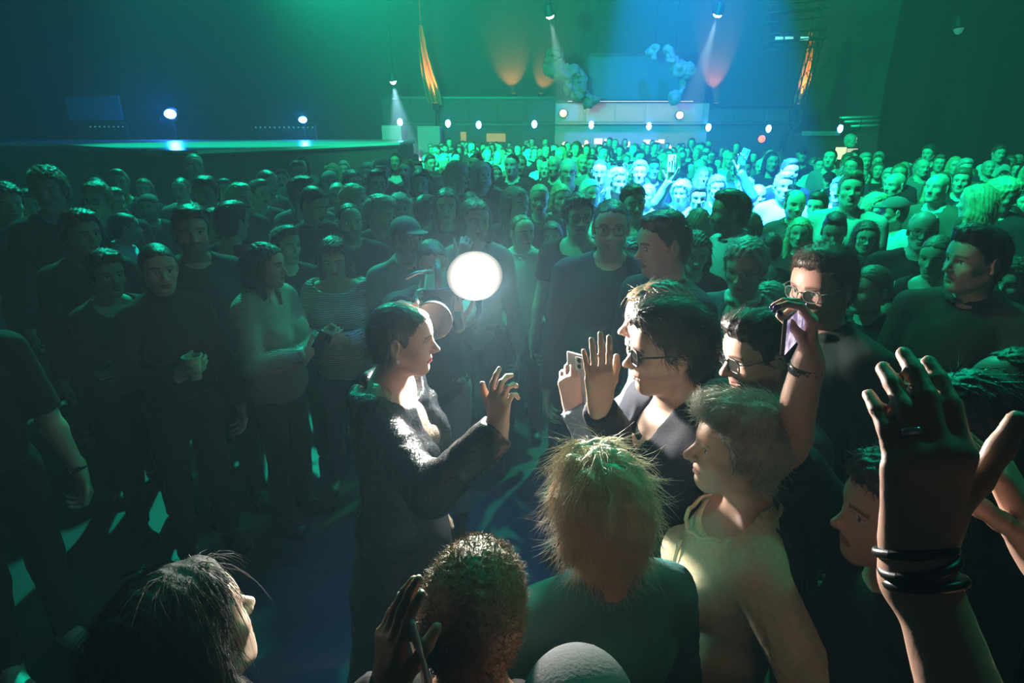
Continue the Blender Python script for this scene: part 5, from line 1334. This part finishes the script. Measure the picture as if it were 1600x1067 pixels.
# ---------------------------------------------------------------- the deep crowd: many people from a few builds
def merged_person(hair, fem, arms, cap, pitch, build, coarse=False):
    S = body_spec(build, fem, 0, arms, 0, R(pitch))
    Vs, Qs, Ms, Ts = [], [], [], []; n = 0
    def add(V, Q, m, T=None):
        nonlocal n
        Vs.append(V); Qs.append(Q+n); Ms.append(np.full(len(Q), m)); Ts.append(np.zeros((len(V), 4), F32) if T is None else T); n += len(V)
    P = list(S['torso'])+list(S['legs'])+list(S['neck'])
    for a in S['arms']: P += a['prims']+a['hand']
    P += S['head']
    V, Q = polygonise(P, .045 if not coarse else .05, [(*hbox(S['head']), .0085 if not coarse else .02)])
    Mi = np.array(S['M'].inverted(), F32); L = V @ Mi[:3, :3].T+Mi[:3, 3]
    T = head_tint(L); T[(L[:, 2] < -.17) | (np.abs(L[:, 0]) > .12) | (np.abs(L[:, 1]) > .14)] = 0
    add(V, Q, 0, T)
    M = np.array(S['M'], F32)
    if hair:
        hv = hair_mesh(hair, .012 if not coarse else .022); add(hv[1] @ M[:3, :3].T+M[:3, 3], hv[2], 1)
    if cap:
        V, Q = polygonise(cap_prims(True), .012); add(V @ M[:3, :3].T+M[:3, 3], Q, 2)
    V, Q = polygonise(top_prims(S, sleeve='long'), .034 if not coarse else .045); add(V, Q, 2)
    tm = cached(('ftr', coarse), lambda: trouser_mesh(S, .045)); tv = np.empty(len(tm.vertices)*3, F32); tm.vertices.foreach_get('co', tv)
    tq = np.empty(len(tm.polygons)*4, np.int32); tm.loops.foreach_get('vertex_index', tq); add(tv.reshape(-1, 3), tq.reshape(-1, 4), 3)
    return np.concatenate(Vs), np.concatenate(Qs), np.concatenate(Ms), np.concatenate(Ts)
KINDS = [  # name words, hair, hair colour, fem, arms, cap
 ('short brown-haired', 'short', BROWN, False, ('down', 'down'), False), ('short dark-haired', 'crop', DARKH, False, ('down', 'down'), False),
 ('bald', None, DARKH, False, ('down', 'down'), False), ('grey-haired', 'messy', GREYH, False, ('down', 'down'), False),
 ('long-haired blonde', 'long', BLOND, True, ('down', 'down'), False), ('long-haired dark', 'long', DARKH, True, ('down', 'down'), False),
 ('bob-haired', 'bob', LBROWN, True, ('down', 'down'), False), ('curly-haired', 'curly', BROWN, False, ('down', 'down'), False),
 ('capped', 'crop', BROWN, False, ('down', 'down'), True), ('balding', 'fringe', GREYH, False, ('down', 'down'), False),
 ('pony-tailed', 'pony', LBROWN, True, ('down', 'down'), False), ('quiffed', 'quiff', LBROWN, False, ('down', 'down'), False)]
TOPS = [('black', BLK), ('dark blue', NAVY), ('grey', GREY), ('white', WHITE), ('dark green', (.03, .07, .05))]
FAR = {}
def far_mesh(k, pitch):
    if (k, pitch) not in FAR:
        nm, hair, hc, fem, arms, cap = KINDS[k]
        V, Q, M, T = merged_person(hair, fem, arms, cap, pitch, 1.0 if not fem else .95)
        FAR[(k, pitch)] = mesh_np('person', V, Q, tint=T, matidx=M)
    return FAR[(k, pitch)]
STAGEPOLY = [(-18, 14.2), (-10.4, 14.0), (-5.9, 9.6), (-4.6, 9.4), (-2.3, 15.8), (-2.6, 21), (-18, 21)]
def inside(p, poly):
    c = False; n = len(poly)
    for i in range(n):
        (x1, y1), (x2, y2) = poly[i], poly[(i+1) % n]
        if (y1 > p[1]) != (y2 > p[1]) and p[0] < (x2-x1)*(p[1]-y1)/(y2-y1)+x1: c = not c
    return c
rr = random.Random(21)
placed = [(o.location.x, o.location.y) for o in bpy.data.objects if o.get('category') == 'person']
cand = []
y = 4.4
while y < 23.2:
    x = -y*.95+rr.uniform(0, .5)
    while x < y*.98:
        px, py = x+rr.uniform(-.16, .16), y+rr.uniform(-.2, .2); x += .52+.008*y
        h = rr.gauss(1.71, .085); h = min(max(h, 1.54), 1.90)
        u, v, dp = proj((px, py, h))
        if u < -40 or u > 1640: continue
        if inside((px, py), STAGEPOLY): continue
        if px > 6.8 and py > 13.0-4.5*((px-6.8)/6.8)**2-.5: continue      # behind the curtain
        if py > 21.3 and u < 705: continue
        if py > 12 and px > 5.6: continue                                # the desk
        if u < 470 and py < 5.6: continue
        if u < 300 and dp > 6.6 or u < 430 and dp > 7.6 or u < 640 and dp > 9.4 and px < -1.5: continue
        if any((px-a)**2+(py-b)**2 < (.40 if py < 8 else .34)**2 for a, b in placed): continue
        # do not stand in front of people already placed that show in the photograph
        if py < 4.9 and -.6 < px < 1.3: continue
        placed.append((px, py)); cand.append((dp, px, py, h, u, v))
    y += .50+.012*y
cand.sort()
ZONES = [(430, 'below the stage corner'), (640, 'below the stage edge'), (780, 'before the green balcony'), (930, 'before hanging sculpture'), (1010, 'before the pale balcony'), (1120, 'under the blue beam'), (1240, 'right of the blue beam'), (1400, 'near the mixing desk'), (2000, 'before the dark curtain')]
NI = max(0, 300-len([o for o in bpy.data.objects if o.get('category') == 'person'])-16)
FARP = {}
for i, (dp, px, py, h, u, v) in enumerate(cand[:NI]):
    k = rr.choices(range(len(KINDS)), (5, 5, 2, 3, 4, 4, 3, 2, 1, 2, 2, 3))[0]; pitch = rr.choice((0, 0, 6))
    t = rr.choices(range(len(TOPS)), (5, 3, 2, 2, 2))[0]
    me = far_mesh(k, pitch); o = bpy.data.objects.new('person', me); COL.objects.link(o)
    if not len(me.materials):
        for _ in range(4): me.materials.append(skin('light'))
    ms = (skin(rr.choice(('light', 'pale', 'pale', 'tan'))), hairmat(KINDS[k][2]), cloth(TOPS[t][1]), cloth((.02, .02, .025)))
    for j in range(4): o.material_slots[j].link = 'OBJECT'; o.material_slots[j].material = ms[j]
    a = towards(Vector((px, py, 0)))*.8+rr.uniform(-28, 28)
    o.location = (px, py, 0); o.rotation_euler = (0, 0, R(a+180)); o.scale = (h/1.75,)*3
    zone = next(z for lim, z in ZONES if u < lim); row = 'nearer' if dp < 7.5 else ('mid-depth' if dp < 10.5 else 'far')
    who = KINDS[k][0]+(' woman' if KINDS[k][3] else ' man')
    lab = f'{who} in {TOPS[t][0]} top, {row} rows {zone}'
    tag(o, lab, 'person', f'standing crowd {zone}'); FARP.setdefault(lab, []).append((u, o))
for lab, lst in FARP.items():
    lst.sort(key=lambda t: t[0]); n = len(lst)
    if n < 2: continue
    words = {2: ['left of two', 'right of two'], 3: ['leftmost', 'middle one', 'rightmost']}.get(n) or [f'{NUM[i]} from left' for i in range(n)]
    for w, (u, o) in zip(words, lst): o['label'] = f'{lab}, {w}'
# everyone beyond: one mass of heads and shoulders
rest = cand[NI:]
if rest:
    base = [merged_person('short', False, ('down', 'down'), False, 0, 1.0, True), merged_person('bob', True, ('down', 'down'), False, 0, .95, True), merged_person('crop', False, ('down', 'down'), False, 4, 1.05, True)]
    Vs, Qs, Ms, Ts = [], [], [], []; n = 0
    for (dp, px, py, h, u, v) in rest:
        V, Q, M, T = base[rr.randrange(3)]; a = R(towards(Vector((px, py, 0)))*.8+rr.uniform(-30, 30)+180); k = h/1.75
        c, s = math.cos(a), math.sin(a); W = V*k
        W = np.stack([W[:, 0]*c-W[:, 1]*s+px, W[:, 0]*s+W[:, 1]*c+py, W[:, 2]], 1)
        Vs.append(W); Qs.append(Q+n); Ms.append(M); Ts.append(T); n += len(V)
    me = mesh_np('crowd', np.concatenate(Vs), np.concatenate(Qs), tint=np.concatenate(Ts), matidx=np.concatenate(Ms))
    for m in (skin('light'), hairmat(BROWN), cloth(BLK), cloth((.02, .02, .025))): me.materials.append(m)
    o = bpy.data.objects.new('crowd', me); COL.objects.link(o); tag(o, 'farthest rows of the standing crowd as tiny dark heads before the balconies', 'crowd', kind='stuff')
